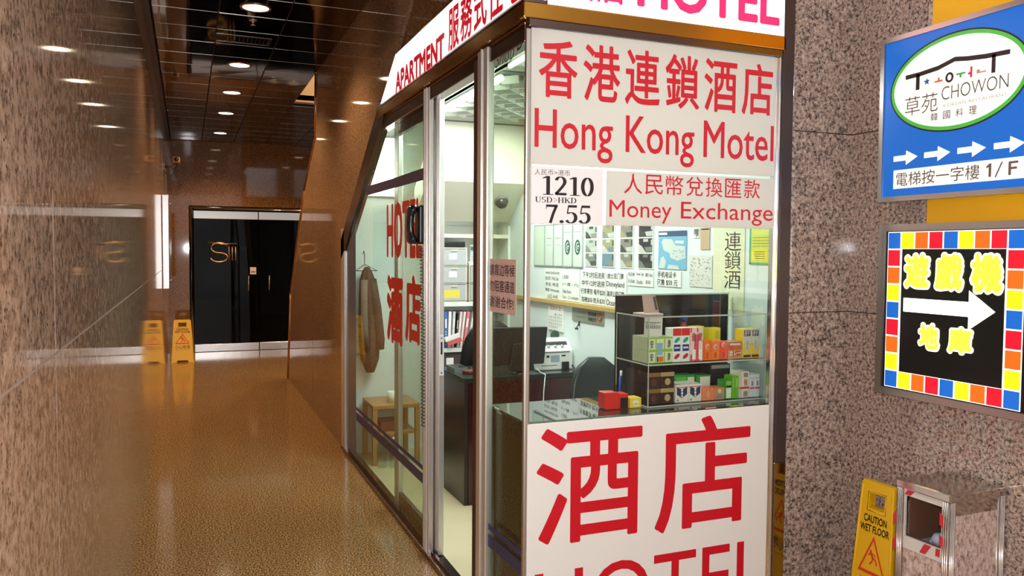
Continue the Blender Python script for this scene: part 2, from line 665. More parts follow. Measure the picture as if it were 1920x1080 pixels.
# far wall with the double door
m = MB()
m.box(-0.45, 13.45, 0, 0.03, 13.6, 3.4)
m.box(2.11, 13.45, 0, 3.7, 13.6, 3.4)
m.box(0.03, 13.45, 2.32, 2.11, 13.6, 3.4)
struct(m.build('wall_far', GRANITE_BROWN))
m = MB()
m.box(-0.6, 16.5, 0, 3.6, 16.6, 3.4)
m.box(-0.6, 13.6, 0, -0.5, 16.5, 3.4)
m.box(3.6, 13.6, 0, 3.7, 16.5, 3.4)
m.box(-0.6, 13.6, 3.4, 3.7, 16.6, 3.5)
struct(m.build('wall_room_beyond', DARKROOM))

def glass_leaf(x0, x1, hx):
    d = MB()
    d.box(x0 + 0.004, 13.50, 0.12, x1 - 0.004, 13.512, 2.12)
    return d
d1 = thing('door_1', 'dark double glass door at the far end of the passage', 'door', (1.075, 13.5, 0))
d1['kind'] = 'structure'
def loc_build(mb, name, mats, root):
    """parts given in world coordinates under a root that is not turned"""
    o = mb.build(name, mats, root)
    o.data.transform(Matrix.Translation(-Vector(root.location)))
    return o
m = MB()
m.tube([(0.062, 13.44, 0), (0.062, 13.44, 2.285), (2.08, 13.44, 2.285), (2.08, 13.44, 0)], 0.033, 0, 14)
loc_build(m, 'frame', CHROME, d1)
for x0, x1, hx in ((0.096, 1.072, 0.912), (1.078, 2.046, 1.234)):
    lf = loc_build(glass_leaf(x0, x1, hx), 'door_leaf', GLASS_DARK, d1)
    m = MB()
    m.box(x0 + 0.002, 13.485, 0.005, x1 - 0.002, 13.525, 0.125, 0, 0.003)
    loc_build(m, 'bottom_rail', CHROME, d1)
    m = MB()
    m.box(x0 + 0.002, 13.485, 2.12, x1 - 0.002, 13.525, 2.245, 0, 0.003)
    loc_build(m, 'top_rail', STEEL, d1)
    m = MB()
    m.tube([(hx, 13.49, 0.98), (hx, 13.45, 0.98), (hx, 13.45, 1.21), (hx, 13.49, 1.21)], 0.011, 0, 10)
    loc_build(m, 'handle', CHROME, d1)
m = MB()
m.rect(0, 0, 0.095, 0.115)
m.rect(0.012, 0.03, 0.083, 0.05, 0.0006, 1)
tag(m.build('notice_card', [mat('pale_pink_card', C(238, 214, 198), 0.5), GREYINK], None, (0.94, 13.495, 1.235)), 'small pale card stuck on the far glass door', 'notice')
# gold cursive emblem seen on the door glass
m = MB()
m.tube([(x, 0, z) for x, z in arc(0.16, 0.22, 0.13, 0.08, 30, 250, 12) + arc(0.15, 0.07, 0.13, 0.075, 60, -170, 14)], 0.012, 0, 8)
m.tube([(-0.02, 0, 0.31), (0.2, 0, 0.28), (0.42, 0, 0.29)], 0.009, 0, 8)
for k in range(3):
    m.tube([(0.30 + 0.05 * k, 0, 0.02), (0.30 + 0.05 * k, 0, 0.24)], 0.008, 0, 6)
tag(m.build('door_emblem', metal('gold_leaf', (0.75, 0.48, 0.16, 1), 0.3), None, (0.32, 13.47, 1.44)), 'gold curling emblem on the left leaf of the far glass door', 'emblem')

# granite side of the stairs, cut along the stair slope
m = MB()
m.prism([(10.35, 0), (10.02, 1.1), (8.75, 2.26), (7.95, 2.70), (7.88, 3.36), (3.83, 3.36), (6.5, 1.71), (6.5, 0)], 1.17, 1.26, 'x')
m.box(1.1693, 8.2, 0.02, 1.1699, 8.204, 2.4, 1)
struct(m.build('wall_stair_side', [GRANITE_STAIR, GROUTD]))
m = MB()
for a, b in (((10.36, 0.0), (10.03, 1.1)), ((10.03, 1.1), (8.755, 2.268)), ((8.755, 2.268), (7.95, 2.71)), ((7.95, 2.71), (7.885, 3.33))):
    m.tube([(1.168, a[0], a[1]), (1.168, b[0], b[1])], 0.012, 0, 8)
struct(m.build('trim_2', metal('copper_edge', (0.45, 0.25, 0.12, 1), 0.25)))
m = MB()
m.box(1.17, 9.5, 3.34, 3.6, 9.62, 4.8)
struct(m.build('wall_stair_fascia', mat('tan_stone', C(186, 140, 84), 0.4)))
m = MB()
m.box(3.6, 9.5, 0, 3.7, 13.45, 3.4)
struct(m.build('wall_lobby', GRANITE_BROWN))
m = MB()
m.box(1.19, 2.80, 2.77, 1.30, 3.88, 3.36)
m.prism([(3.88, 3.34), (4.72, 2.82), (4.86, 2.77), (3.88, 2.77)], 1.19, 1.30, 'x')
struct(m.build('wall_above_sign', GRANITE_BROWN))

# granite at the right of the shop and the wall that carries the signs
m = MB()
m.box(2.42, 2.73, 0, 2.9, 2.95, 4.2)
for z in (1.362, 2.15):
    m.box(2.42, 2.7292, z, 2.75, 2.7298, z + 0.004, 1)
struct(m.build('wall_front', [GRANITE, GROUTD]))
m = MB()
m.box(2.75, -1.2, 0, 2.95, 2.73, 4.2)
for z in (1.362, 2.15):
    m.box(2.7492, -1.2, z, 2.7498, 2.73, z + 0.004, 1)
struct(m.build('wall_right', [GRANITE, GROUTD]))

# ------------------------------------------------------------------ inside of the shop
m = MB()
m.box(1.2, 2.76, 0, 2.41, 6.2, 0.025)
struct(m.build('floor_shop', mat('cream_floor_tile', C(206, 196, 160), 0.25)))
m = MB()
m.box(2.411, 2.76, 0, 2.418, 6.3, 2.9)
struct(m.build('wall_shop_right', SHOPWALL))
m = MB()
m.box(1.2, 6.2, 0, 2.42, 6.3, 2.9)
struct(m.build('wall_shop_back', SHOPWALL))
# stairs above the shop: upright face, then a soffit sloping down to the back
m = MB()
m.box(1.62, 5.60, 2.14, 2.41, 5.70, 2.66)
m.prism([(5.60, 2.14), (5.95, 1.86), (5.95, 2.10), (5.70, 2.30)], 1.62, 2.41, 'x')
m.box(1.62, 5.594, 2.575, 2.41, 5.60, 2.585, 1)
struct(m.build('wall_shop_soffit', [mat('warm_white_panel', C(226, 224, 204), 0.45), GREYINK]))
m = MB()
m.box(1.2, 2.80, 2.66, 2.41, 6.2, 2.76)
struct(m.build('ceiling_shop', mat('grey_green_ceiling', C(190, 198, 184), 0.5)))
m = MB()
m.box(1.3, 2.8, 2.76, 2.9, 7.8, 2.86)
struct(m.build('wall_shop_roof', DARKROOM))
m = MB()
m.box(2.385, 4.17, 1.255, 2.411, 5.92, 1.285, 0, 0.003)
struct(m.build('trim_3', TANRAIL))

# ------------------------------------------------------------------ shop front: frame, panes, door
m = MB()
m.box(1.15, 2.74, 0, 1.23, 6.5, 0.03, 0, 0.004)
m.box(1.17, 2.74, 0.03, 1.185, 6.5, 0.045, 0)
struct(m.build('trim_4', DARKSTEEL))
def post(n, y0, y1, x0=1.155, x1=1.215, z1=2.47, mats=SATIN, ribs=0):
    p = MB()
    p.box(x0, y0, 0.0, x1, y1, z1, 0, 0.006)
    for k in range(ribs):
        yy = y0 + (y1 - y0) * (k + 1) / (ribs + 1)
        p.box(x0 - 0.006, yy - 0.006, 0.0, x0 + 0.002, yy + 0.006, z1, 0, 0.002)
    return struct(p.build(n, mats))
post('trim_5', 3.98, 4.09, 1.16, 1.19, ribs=2)
post('trim_6', 3.11, 3.23, 1.155, 1.19, ribs=1)
m = MB()
m.box(1.16, 3.231, 0, 1.185, 3.285, 2.44)
struct(m.build('trim_7', mat('brown_rubber_seal', C(70, 38, 34), 0.5)))
post('trim_8', 6.36, 6.5, 1.155, 1.18, z1=1.80)
post('trim_9', 2.722, 2.742, 1.165, 1.19, 2.45, ALU)
m = MB()
m.box(2.3355, 2.70, 0, 2.392, 2.729, 0.72, 1, 0.002)
m.box(2.3355, 2.70, 0.72, 2.392, 2.729, 3.2, 2, 0.002)
m.box(2.323, 2.708, 0, 2.335, 2.742, 2.45, 0, 0.002)
m.box(2.311, 2.716, 0, 2.324, 2.742, 2.45, 0, 0.002)
struct(m.build('trim_10', [CHROME, DARKMIRROR, mat('dull_purple_brown_steel', C(62, 48, 48), 0.42)]))
# header rails
m = MB()
m.box(1.165, 2.74, 2.40, 1.225, 5.12, 2.475, 0, 0.004)
m.box(1.17, 2.705, 2.45, 2.35, 2.745, 2.48, 0, 0.003)
struct(m.build('trim_11', DARKSTEEL))
# sloping frame of the side pane
m = MB()
m.prism([(6.5, 1.71), (5.08, 2.59), (4.98, 2.47), (6.36, 1.62), (6.5, 1.55)], 1.155, 1.21, 'x')
struct(m.build('trim_12', DARKSTEEL))

w1 = MB()
w1.prism([(4.09, 0.045), (6.36, 0.045), (6.36, 1.62), (5.0, 2.45), (4.09, 2.45)], 1.172, 1.180, 'x')
struct(w1.build('window_1', GLASS_SIDE))
w2 = MB()
w2.box(1.172, 2.742, 0.03, 1.180, 3.11, 2.43)
struct(w2.build('window_2', GLASS_SIDE))
w3 = MB()
w3.box(1.19, 2.724, 0.03, 2.33, 2.732, 2.45)
struct(w3.build('window_3', GLASS))

# sliding glass door, pushed open behind the side pane
d2 = thing('door_2', 'steel framed sliding glass door standing partly open at the shop', 'door', (1.215, 4.3, 0.03))
d2['kind'] = 'structure'
for y0, y1 in ((3.915, 4.05), (4.76, 4.86)):
    m = MB()
    m.box(1.195, y0, 0.035, 1.226, y1, 2.42, 0, 0.004, 3)
    loc_build(m, 'stile', SATIN, d2)
for z0, z1 in ((0.04, 0.13), (2.33, 2.41)):
    m = MB()
    m.box(1.197, 4.05, z0, 1.224, 4.76, z1, 0, 0.004)
    loc_build(m, 'rail', DARKSTEEL, d2)
m = MB()
m.box(1.208, 4.05, 0.13, 1.214, 4.76, 2.33)
loc_build(m, 'pane', GLASS, d2)
m = MB()
m.box(1.199, 3.911, 0.98, 1.222, 3.9145, 1.19, 0, 0.001)
m.box(1.206, 3.9102, 1.09, 1.215, 3.911, 1.155, 1)
for z in (0.995, 1.175):
    m.lathe([(0.004, 0), (0.003, -0.0015)], (1.2105, 3.911, z), 10, 1, 'y')
loc_build(m, 'lock_plate', [mat('lock_white_metal', C(226, 226, 226), 0.3), BLACK], d2)

# ------------------------------------------------------------------ bronze band under the light boxes
m = MB()
m.box(1.145, 2.70, 2.478, 2.348, 2.74, 2.535, 0, 0.004)
struct(m.build('trim_13', BRASS))
m = MB()
m.prism([(2.74, 2.478), (5.12, 2.478), (5.03, 2.533), (2.74, 2.533)], 1.145, 1.23, 'x')
struct(m.build('trim_14', BRASS))

# ================================================================== LIGHT BOXES AND BOARDS OF THE SHOP
# along the passage: local u runs from the far end (y 5.03) to the street corner (y 2.70)
t = thing('light_box_sign', 'long backlit white sign with red APARTMENT lettering along the passage', 'sign', (1.14, 5.03, 2.535), WEST)
m = MB()
m.prism([(0, 0), (2.33, 0), (2.33, 0.245), (0.42, 0.245)], 0.004, 0.095, 'y')
m.build('cabinet', DARKSTEEL, t)
m = MB()
m.poly([(0.03, 0.012), (2.33, 0.012), (2.33, 0.235), (0.42, 0.235)], 0.0, 0)
m.quad([(2.3305, 0.095, 0.012), (2.3305, 0.0, 0.012), (2.3305, 0.0, 0.235), (2.3305, 0.095, 0.235)][::-1], 0)
m.build('panel', LB_WHITE, t)
m = MB()
m.text('APARTMENT', 0.43, 0.005, 1.385, 0.126, 0.002, 0, 0.05)
m.build('lettering', LB_RED, t)
m = MB()
for k, ch in enumerate('服務式住宅'):
    m.text(ch, 1.445 + 0.178 * k, 0.012, 1.605 + 0.178 * k, 0.205, 0.002, 0, 0.03)
m.build('lettering', LB_RED, t)

t = thing('light_box_sign', 'backlit white sign with pink-red HOTEL lettering over the shop front', 'sign', (1.24, 2.70, 2.535), 0)
m = MB()
m.box(0, 0.004, 0, 1.105, 0.095, 0.245)
m.build('cabinet', DARKSTEEL, t)
m = MB()
m.rect(0, 0.0, 1.095, 0.238, 0.0, 0)
m.build('panel', LB_WHITE, t)
m = MB()
m.text('酒', 0.075, 0.03, 0.19, 0.215, 0.002, 0, 0.03)
m.build('lettering', LB_PINK, t)
m = MB()
m.text('店', 0.2, 0.03, 0.325, 0.215, 0.002, 0, 0.03)
m.build('lettering', LB_PINK, t)
m = MB()
m.text('HOTEL', 0.378, 0.035, 1.068, 0.22, 0.002, 0, 0.03)
m.build('lettering', LB_PINK, t)


def board(name, label, cat, x0, z0, x1, z1, mats, y=2.715, th=0.006, bev=0.002, group=None):
    t = thing(name, label, cat, (x0, y, z0), 0, group)
    m = MB()
    m.box(0, 0, 0, x1 - x0, th, z1 - z0, 0, bev)
    m.build('panel', mats, t)
    return t


t = board('sign_board', 'white board reading Hong Kong Motel in red on the shop window', 'sign', 1.183, 1.948, 2.310, 2.449, BANNER)
X, Z = 1.183, 1.948
m = MB()
for k, ch in enumerate('香港連鎖酒店'):
    a = (1.213, 1.398, 1.579, 1.762, 1.947, 2.134)[k]
    b = (1.373, 1.557, 1.737, 1.924, 2.109, 2.293)[k]
    m.text(ch, a - X, 2.198 - Z, b - X, 2.412 - Z, 0.001, 0, 0.014)
m.build('lettering', RED, t)
m = MB()
m.text('Hong', 1.197 - X, 1.964 - Z, 1.528 - X, 2.155 - Z, 0.001, 0, 0.006)
m.build('lettering', RED, t)
m = MB()
m.text('Kong', 1.585 - X, 1.966 - Z, 1.903 - X, 2.155 - Z, 0.001, 0, 0.006)
m.build('lettering', RED, t)
m = MB()
m.text('Motel', 1.948 - X, 2.010 - Z, 2.303 - X, 2.160 - Z, 0.001, 0, 0.006)
m.build('lettering', RED, t)

t = board('rate_card', 'white card with exchange rates 1210 and 7.55 on the shop window', 'notice', 1.186, 1.727, 1.488, 1.942, CARDW)
X, Z = 1.186, 1.727
m = MB()
m.text('人民币>港币', 1.199 - X, 1.909 - Z, 1.345 - X, 1.931 - Z, 0.001, 0, -0.008)
serif_text(m, '1210', 1.226 - X, 1.836 - Z, 1.452 - X, 1.906 - Z, 0.001, 0)
serif_text(m, 'USD>HKD', 1.202 - X, 1.807 - Z, 1.375 - X, 1.828 - Z, 0.001, 0, 0.14)
serif_text(m, '7.55', 1.242 - X, 1.731 - Z, 1.44 - X, 1.8 - Z, 0.001, 0)
m.build('lettering', INK, t)

t = board('sign_board', 'white board reading Money Exchange in red on the shop window', 'sign', 1.505, 1.727, 2.310, 1.938, BANNER)
X, Z = 1.505, 1.727
m = MB()
for k, ch in enumerate('人民幣兌換匯款'):
    p = (2.248 - 1.578) / 7
    m.text(ch, 1.58 + p * k - X, 1.852 - Z, 1.58 + p * k + p * 0.86 - X, 1.93 - Z, 0.001, 0, 0.002)
m.build('lettering', RED, t)
m = MB()
m.text('Money', 1.517 - X, 1.738 - Z, 1.80 - X, 1.826 - Z, 0.001, 0, 0.0)
m.build('lettering', RED, t)
m = MB()
m.text('Exchange', 1.845 - X, 1.738 - Z, 2.307 - X, 1.828 - Z, 0.001, 0, 0.0)
m.build('lettering', RED, t)

t = board('sign_board', 'large low white board with big red characters over the word HOTEL', 'sign', 1.178, 0.06, 2.310, 0.972, mat('white_acrylic_board', C(240, 238, 233), 0.22))
X, Z = 1.178, 0.06
REDB = mat('red_acrylic', C(206, 18, 36), 0.3)
m = MB()
m.text('酒', 1.216 - X, 0.495 - Z, 1.68 - X, 0.95 - Z, 0.001, 0, 0.012, 5)
m.build('lettering', REDB, t)
m = MB()
m.text('店', 1.742 - X, 0.478 - Z, 2.213 - X, 0.948 - Z, 0.001, 0, 0.012, 5)
m.build('lettering', REDB, t)
m = MB()
m.text('HOTEL', 1.212 - X, 0.13 - Z, 2.30 - X, 0.396 - Z, 0.001, 0, 0.002, 5)
m.build('lettering', REDB, t)

# ------------------------------------------------------------------ things on the side panes
m = MB()
m.text('HOTEL', 0, 0, 0.82, 0.34, 0.0, 0, 0.04)
m.text('酒', 0.0, -0.525, 0.41, -0.10, 0.0, 0, 0.05)
m.text('店', 0.46, -0.48, 0.80, -0.09, 0.0, 0, 0.05)
o = m.build('window_lettering', REDBRIGHT, None, (1.170, 4.955, 1.578))
o.rotation_euler = (0, 0, WEST)
tag(o, 'red HOTEL lettering with two red characters on the side pane', 'lettering')


def tape(label, pts, mats=NAVY):
    p = MB()
    p.prism(pts, 1.1698, 1.1712, 'x')
    return tag(p.build('window_tape', mats), label, 'tape')


tape('wide navy tape band high across the side pane', [(5.60, 2.075), (5.56, 2.01), (4.092, 2.002), (4.092, 2.066), (4.8, 2.066)])
tape('wide navy tape low across the long side pane', [(5.95, 0.345), (5.95, 0.405), (4.092, 0.418), (4.092, 0.362)])
tape('narrow navy tape line above the wide low band on the long pane', [(5.95, 0.425), (5.95, 0.445), (4.092, 0.462), (4.092, 0.436)])
tape('wide blue tape low across the narrow pane by the corner', [(3.11, 0.372), (3.11, 0.425), (2.742, 0.437), (2.742, 0.385)])
tape('narrow blue tape line above the wide band on the narrow pane', [(3.11, 0.446), (3.11, 0.47), (2.742, 0.48), (2.742, 0.456)])
m = MB()
m.prism([(5.96, 0.05), (6.35, 0.05), (6.35, 1.62), (6.03, 1.80), (5.96, 1.82)], 1.1695, 1.1715, 'x')
tag(m.build('window_film', NAVYFILM), 'upright strip of dark navy film beside the far steel post', 'film')

t = thing('notice', 'pink paper notice with black Chinese writing by the shop door post', 'notice', (1.1695, 3.10, 1.374), WEST)
m = MB()
m.box(0, 0, 0, 0.283, 0.001, 0.218)
m.build('sheet', PINKPAPER, t)
m = MB()
m.text('請靠边等候', 0.0, 0.15, 0.27, 0.197, 0.001, 0, 0.004)
m.text('勿阻塞通道', 0.0, 0.085, 0.27, 0.132, 0.001, 0, 0.004)
m.text('谢谢合作!', 0.0, 0.02, 0.26, 0.067, 0.001, 0, 0.004)
m.build('lettering', INK, t)

m = MB()
m.text('Shop', 0, 0.0, 0.2, 0.085, 0.0, 0, -0.012, 3, 0.2)
m.text('B', 0.235, 0.04, 0.285, 0.135, 0.0, 0, -0.012, 3, 0.2)
o = m.build('handwriting', BLACK, None, (1.170, 3.06, 2.345))
o.rotation_euler = (0, 0, WEST)
tag(o, 'black handwritten Shop B at the top of the narrow pane', 'lettering')

# handset hanging inside the glass by the door post, with its coiled cord
t = thing('telephone_handset', 'dark blue-black telephone handset hanging on the side pane', 'telephone', (1.165, 4.10, 1.66))
m = MB()
pr = []
for k in range(13):
    s = k / 12
    z = 0.0 + 0.205 * s
    bow = 0.016 * math.sin(PI * s)
    w = 0.046 if s < 0.22 or s > 0.78 else 0.032
    d = 0.026 if s < 0.2 or s > 0.8 else 0.020
    e = 1.0 if 0 < k < 12 else 0.72
    pr.append([(-0.058 - bow + d * e * math.cos(a), 0.0 + w * e * math.sin(a), z) for a in [2 * PI * q / 14 for q in range(14)]])
m.loft(pr)
m.build('handle', mat('navy_black_plastic', C(26, 32, 46), 0.22, coat=0.6), t)
m = MB()
m.box(-0.036, -0.045, 0.0, 0.0, 0.045, 0.205, 0, 0.012, 3)
m.build('wall_cradle', BLACK, t)
m = MB()
pts = []
for k in range(420):
    a = k * 0.75
    s = k / 419
    pts.append((-0.012 + 0.011 * math.cos(a), -0.05 + 0.03 * (1 - s) ** 3 + 0.011 * math.sin(a), -0.02 - 0.95 * s))
m.tube(pts, 0.0028, 0, 5)
m.build('coiled_cord', mat('dark_cord', C(54, 46, 40), 0.5), t)

# ------------------------------------------------------------------ signs on the granite wall at the right
def framed_box(name, label, y_left, z0, w, h, depth, fr, mats):
    t = thing(name, label, 'sign', (2.75 - depth, y_left, z0), WEST)
    m = MB()
    m.box(0.004, 0.006, 0.004, w - 0.004, depth - 0.0135, h - 0.004)
    m.build('cabinet', DARKSTEEL, t)
    m = MB()
    m.frame(0, 0, w, h, fr, -0.006, 0.016)
    m.build('frame', mats, t)
    return t


m = MB()
m.box(2.738, 1.55, 1.30, 2.7488, 2.318, 2.95)
tag(m.build('backing_board', ORANGEBOARD), 'orange-yellow board on the granite behind the two framed signs', 'board')

SIGN_BLUE = mat('backlit_blue', C(0, 86, 170), 0.3, emis=0.55, ecol=C(0, 104, 206))
SIGN_W = sign_white('backlit_soft_white', 0.45, C(250, 246, 240))
SIGN_G = mat('backlit_green', C(70, 176, 60), 0.3, emis=0.4)
SIGN_K = mat('sign_dark_brown', C(40, 30, 34), 0.4)
SIGN_GREY = mat('sign_grey_line', C(92, 84, 80), 0.4)
SIGN_PALE = mat('sign_pale_grey', C(180, 172, 166), 0.4)
STEELFR = metal('worn_steel_frame', (0.50, 0.46, 0.43, 1), 0.28)
t = framed_box('light_box_sign', 'blue backlit Chowon restaurant sign with white oval and four arrows', 2.49, 1.836, 0.69, 0.664, 0.09, 0.02, STEELFR)
m = MB()
m.rect(0.018, 0.018, 0.672, 0.646, 0.0)
m.build('panel', SIGN_BLUE, t)
ce = (0.342, 0.433)
m = MB()
m.poly(ell(*ce, 0.292, 0.184, 64), 0.001, 0)
m.poly(ell(*ce, 0.286, 0.178, 64), 0.0015, 1)
m.poly(ell(*ce, 0.272, 0.164, 64), 0.002, 2)
m.build('oval', [SIGN_K, SIGN_G, SIGN_W], t)
m = MB()
def stroke(mb, pts, h, w, mi):
    P = [Vector(p) for p in pts]
    for i in range(len(P) - 1):
        mb.poly([tuple(P[i] - Vector((0, h))), tuple(P[i + 1] - Vector((0, h))), tuple(P[i + 1] + Vector((0, h))), tuple(P[i] + Vector((0, h)))], w, mi)
roof = [(0.124, 0.488), (0.188, 0.489), (0.271, 0.496), (0.343, 0.514), (0.394, 0.505), (0.468, 0.497), (0.558, 0.493)]
stroke(m, roof, 0.0085, 0.003, 0)
m.rect(0.173, 0.43, 0.190, 0.49, 0.003, 0)
m.rect(0.490, 0.432, 0.505, 0.497, 0.003, 0)
m.build('roof_emblem', SIGN_K, t)
def mark(col, fn):
    q = MB()
    fn(q)
    q.build('coloured_mark', col, t)
star = []
for k in range(10):
    a = PI / 2 + k * PI / 5
    r = 0.016 if k % 2 == 0 else 0.0065
    star.append((0.223 + r * math.cos(a), 0.454 + r * math.sin(a)))
mark(mat('mark_blue', C(30, 110, 200), 0.4), lambda q: q.poly(star, 0.003))
mark(mat('mark_orange', C(236, 120, 50), 0.4), lambda q: q.poly([(0.2575, 0.442), (0.2925, 0.442), (0.2925, 0.449), (0.2795, 0.449), (0.2795, 0.459), (0.2715, 0.459), (0.2715, 0.449), (0.2575, 0.449)], 0.003))
oo, ii = ell(0.321, 0.451, 0.017, 0.019, 24), ell(0.321, 0.451, 0.009, 0.011, 24)
mark(SIGN_K, lambda q: q.ring_prism(oo, ii, -0.003, -0.002))
mark(mat('mark_green', C(80, 180, 90), 0.4), lambda q: q.poly([(0.35, 0.459), (0.35, 0.452), (0.364, 0.452), (0.364, 0.441), (0.372, 0.441), (0.372, 0.452), (0.387, 0.452), (0.387, 0.459)], 0.003))
mark(mat('mark_red', C(222, 44, 60), 0.4), lambda q: q.poly([(0.407, 0.433), (0.415, 0.433), (0.415, 0.473), (0.407, 0.473), (0.407, 0.453), (0.399, 0.453), (0.399, 0.445), (0.407, 0.445)], 0.003))
mark(mat('mark_tan', C(212, 160, 120), 0.4), lambda q: q.poly([(0.433, 0.442), (0.47, 0.442), (0.47, 0.447), (0.445, 0.447), (0.445, 0.456), (0.433, 0.456)], 0.003))
m = MB()
m.text('草苑', 0.125, 0.334, 0.274, 0.408, 0.003, 0, -0.008, 4)
m.build('lettering', SIGN_GREY, t)
m = MB()
m.text('CHOWON', 0.290, 0.370, 0.556, 0.42, 0.003, 0, -0.012, 4)
m.build('lettering', SIGN_GREY, t)
m = MB()
m.text('KOREAN RESTAURANT', 0.30, 0.342, 0.553, 0.354, 0.003, 0, -0.008)
m.build('lettering', SIGN_PALE, t)
for k, ch in enumerate('韓國料理'):
    m = MB()
    m.text(ch, 0.245 + 0.054 * k, 0.298, 0.275 + 0.054 * k, 0.328, 0.003, 0, 0.0)
    m.build('lettering', SIGN_K, t)
m = MB()
for k in range(4):
    u = 0.075 + 0.1443 * k
    m.poly([(u, 0.160), (u + 0.06, 0.160), (u + 0.06, 0.142), (u + 0.115, 0.171), (u + 0.06, 0.200), (u + 0.06, 0.182), (u, 0.182)], 0.002, 0)
m.build('arrows', SIGN_W, t)
m = MB()
m.rect(0.077, 0.05, 0.64, 0.125, 0.002, 0)
m.build('floor_strip', SIGN_W, t)
m = MB()
m.text('電梯按一字樓', 0.091, 0.060, 0.457, 0.114, 0.003, 0, 0.0)
m.build('lettering', SIGN_GREY, t)
m = MB()
m.poly([(0.492, 0.064), (0.502, 0.064), (0.502, 0.112), (0.495, 0.112), (0.482, 0.102), (0.484, 0.095), (0.492, 0.100)], 0.003)
m.poly([(0.515, 0.061), (0.521, 0.061), (0.545, 0.113), (0.539, 0.113)], 0.003)
m.poly([(0.566, 0.064), (0.576, 0.064), (0.576, 0.084), (0.597, 0.084), (0.597, 0.092), (0.576, 0.092), (0.576, 0.104), (0.601, 0.104), (0.601, 0.112), (0.566, 0.112)], 0.003)
m.build('lettering', mat('sign_brown_grey', C(112, 96, 88), 0.4), t)

t = framed_box('light_box_sign', 'black backlit sign with white arrow and border of coloured squares', 2.475, 1.048, 0.685, 0.695, 0.09, 0.028, STEELFR)
SQ = {'B': mat('backlit_square_blue', C(16, 96, 190), 0.3, emis=0.7), 'Y': mat('backlit_square_yellow', C(250, 216, 20), 0.3, emis=0.95),
      'O': mat('backlit_square_orange', C(248, 96, 20), 0.3, emis=0.9), 'R': mat('backlit_square_red', C(206, 16, 40), 0.3, emis=0.8)}
m = MB()
m.rect(0.022, 0.022, 0.663, 0.673, 0.0)
m.build('panel', mat('black_sign_face', C(14, 13, 15), 0.3), t)
m = MB()
m.frame(0.044, 0.032, 0.622, 0.664, 0.069, -0.001, 0.0)
m.build('border', sign_white('backlit_line_white', 1.0), t)
m = MB()
keys = list(SQ)
ring = 'BYORBYORB'
side = 'BROYBROYB'
cu, cv = (0.622 - 0.044) / 9, (0.664 - 0.032) / 9
for r in range(9):
    for c in range(9):
        if r in (0, 8) or c in (0, 8):
            k = ring[c] if r in (0, 8) else side[r]
            u, v = 0.044 + cu * c, 0.664 - cv * (r + 1)
            m.rect(u + 0.003, v + 0.003, u + cu - 0.003, v + cv - 0.003, 0.002, keys.index(k))
m.build('coloured_squares', [SQ[k] for k in keys], t)
GLOW = mat('backlit_glow_white', C(255, 255, 200), 0.3, emis=1.5)
GLOWY = mat('backlit_glow_yellow', C(255, 226, 60), 0.3, emis=1.2)
chars = (('遊', 0.13, 0.44, 0.245, 0.578), ('戲', 0.27, 0.437, 0.39, 0.578), ('機', 0.42, 0.435, 0.545, 0.578), ('地', 0.205, 0.205, 0.295, 0.305), ('庫', 0.335, 0.205, 0.435, 0.303))
for ch, a, b, c, d in chars:
    m = MB()
    m.text(ch, a - 0.006, b - 0.006, c + 0.006, d + 0.006, 0.002, 0, 0.10)
    m.text(ch, a + 0.002, b + 0.002, c - 0.002, d - 0.002, 0.0045, 1, 0.05)
    m.build('lettering', [GLOW, GLOWY], t)
m = MB()
m.poly([(0.128, 0.345), (0.415, 0.345), (0.415, 0.295), (0.52, 0.37), (0.415, 0.443), (0.415, 0.4), (0.128, 0.4)], 0.002, 0)
m.build('arrow', sign_white('backlit_arrow_white', 1.7), t)

# ================================================================== BIN AND CAUTION SIGNS
t = thing('litter_bin', 'steel litter bin with granite panels and a square opening below the signs', 'bin', (2.46, 2.175, 0), WEST)
# local: u 0..0.215 along the wall, depth 0..0.285 to the wall
BW, BD, BH = 0.222, 0.283, 0.782
m = MB()
m.box(-0.004, -0.004, BH - 0.03, BW + 0.004, BD, BH, 0, 0.004)
m.build('top_plate', STEEL_BIN, t)
def corner(u, d):
    q = MB()
    q.box(u - 0.014, d - 0.014, 0.03, u + 0.014, d + 0.014, BH - 0.03, 0, 0.003)
    for k in (-0.008, 0.0, 0.008):
        q.tube([(u + k, d - 0.015, 0.03), (u + k, d - 0.015, BH - 0.03)], 0.0042, 0, 8)
        q.tube([(u + 0.015 * (1 if u > 0.1 else -1), d + k, 0.03), (u + 0.015 * (1 if u > 0.1 else -1), d + k, BH - 0.03)], 0.0042, 0, 8)
    q.build('corner_post', STEEL_BIN, t)
for u in (0.014, BW - 0.014):
    for d in (0.014, BD - 0.016):
        corner(u, d)
m = MB()
for (a, b, c, d) in ((0.028, 0.528, BW - 0.028, 0.575), (0.028, 0.728, BW - 0.028, 0.752), (0.028, 0.575, 0.034, 0.728), (BW - 0.034, 0.575, BW - 0.028, 0.728)):
    m.box(a, 0.004, b, c, 0.012, d)
m.build('opening_frame', mat('worn_white_enamel', C(208, 204, 196), 0.4), t)
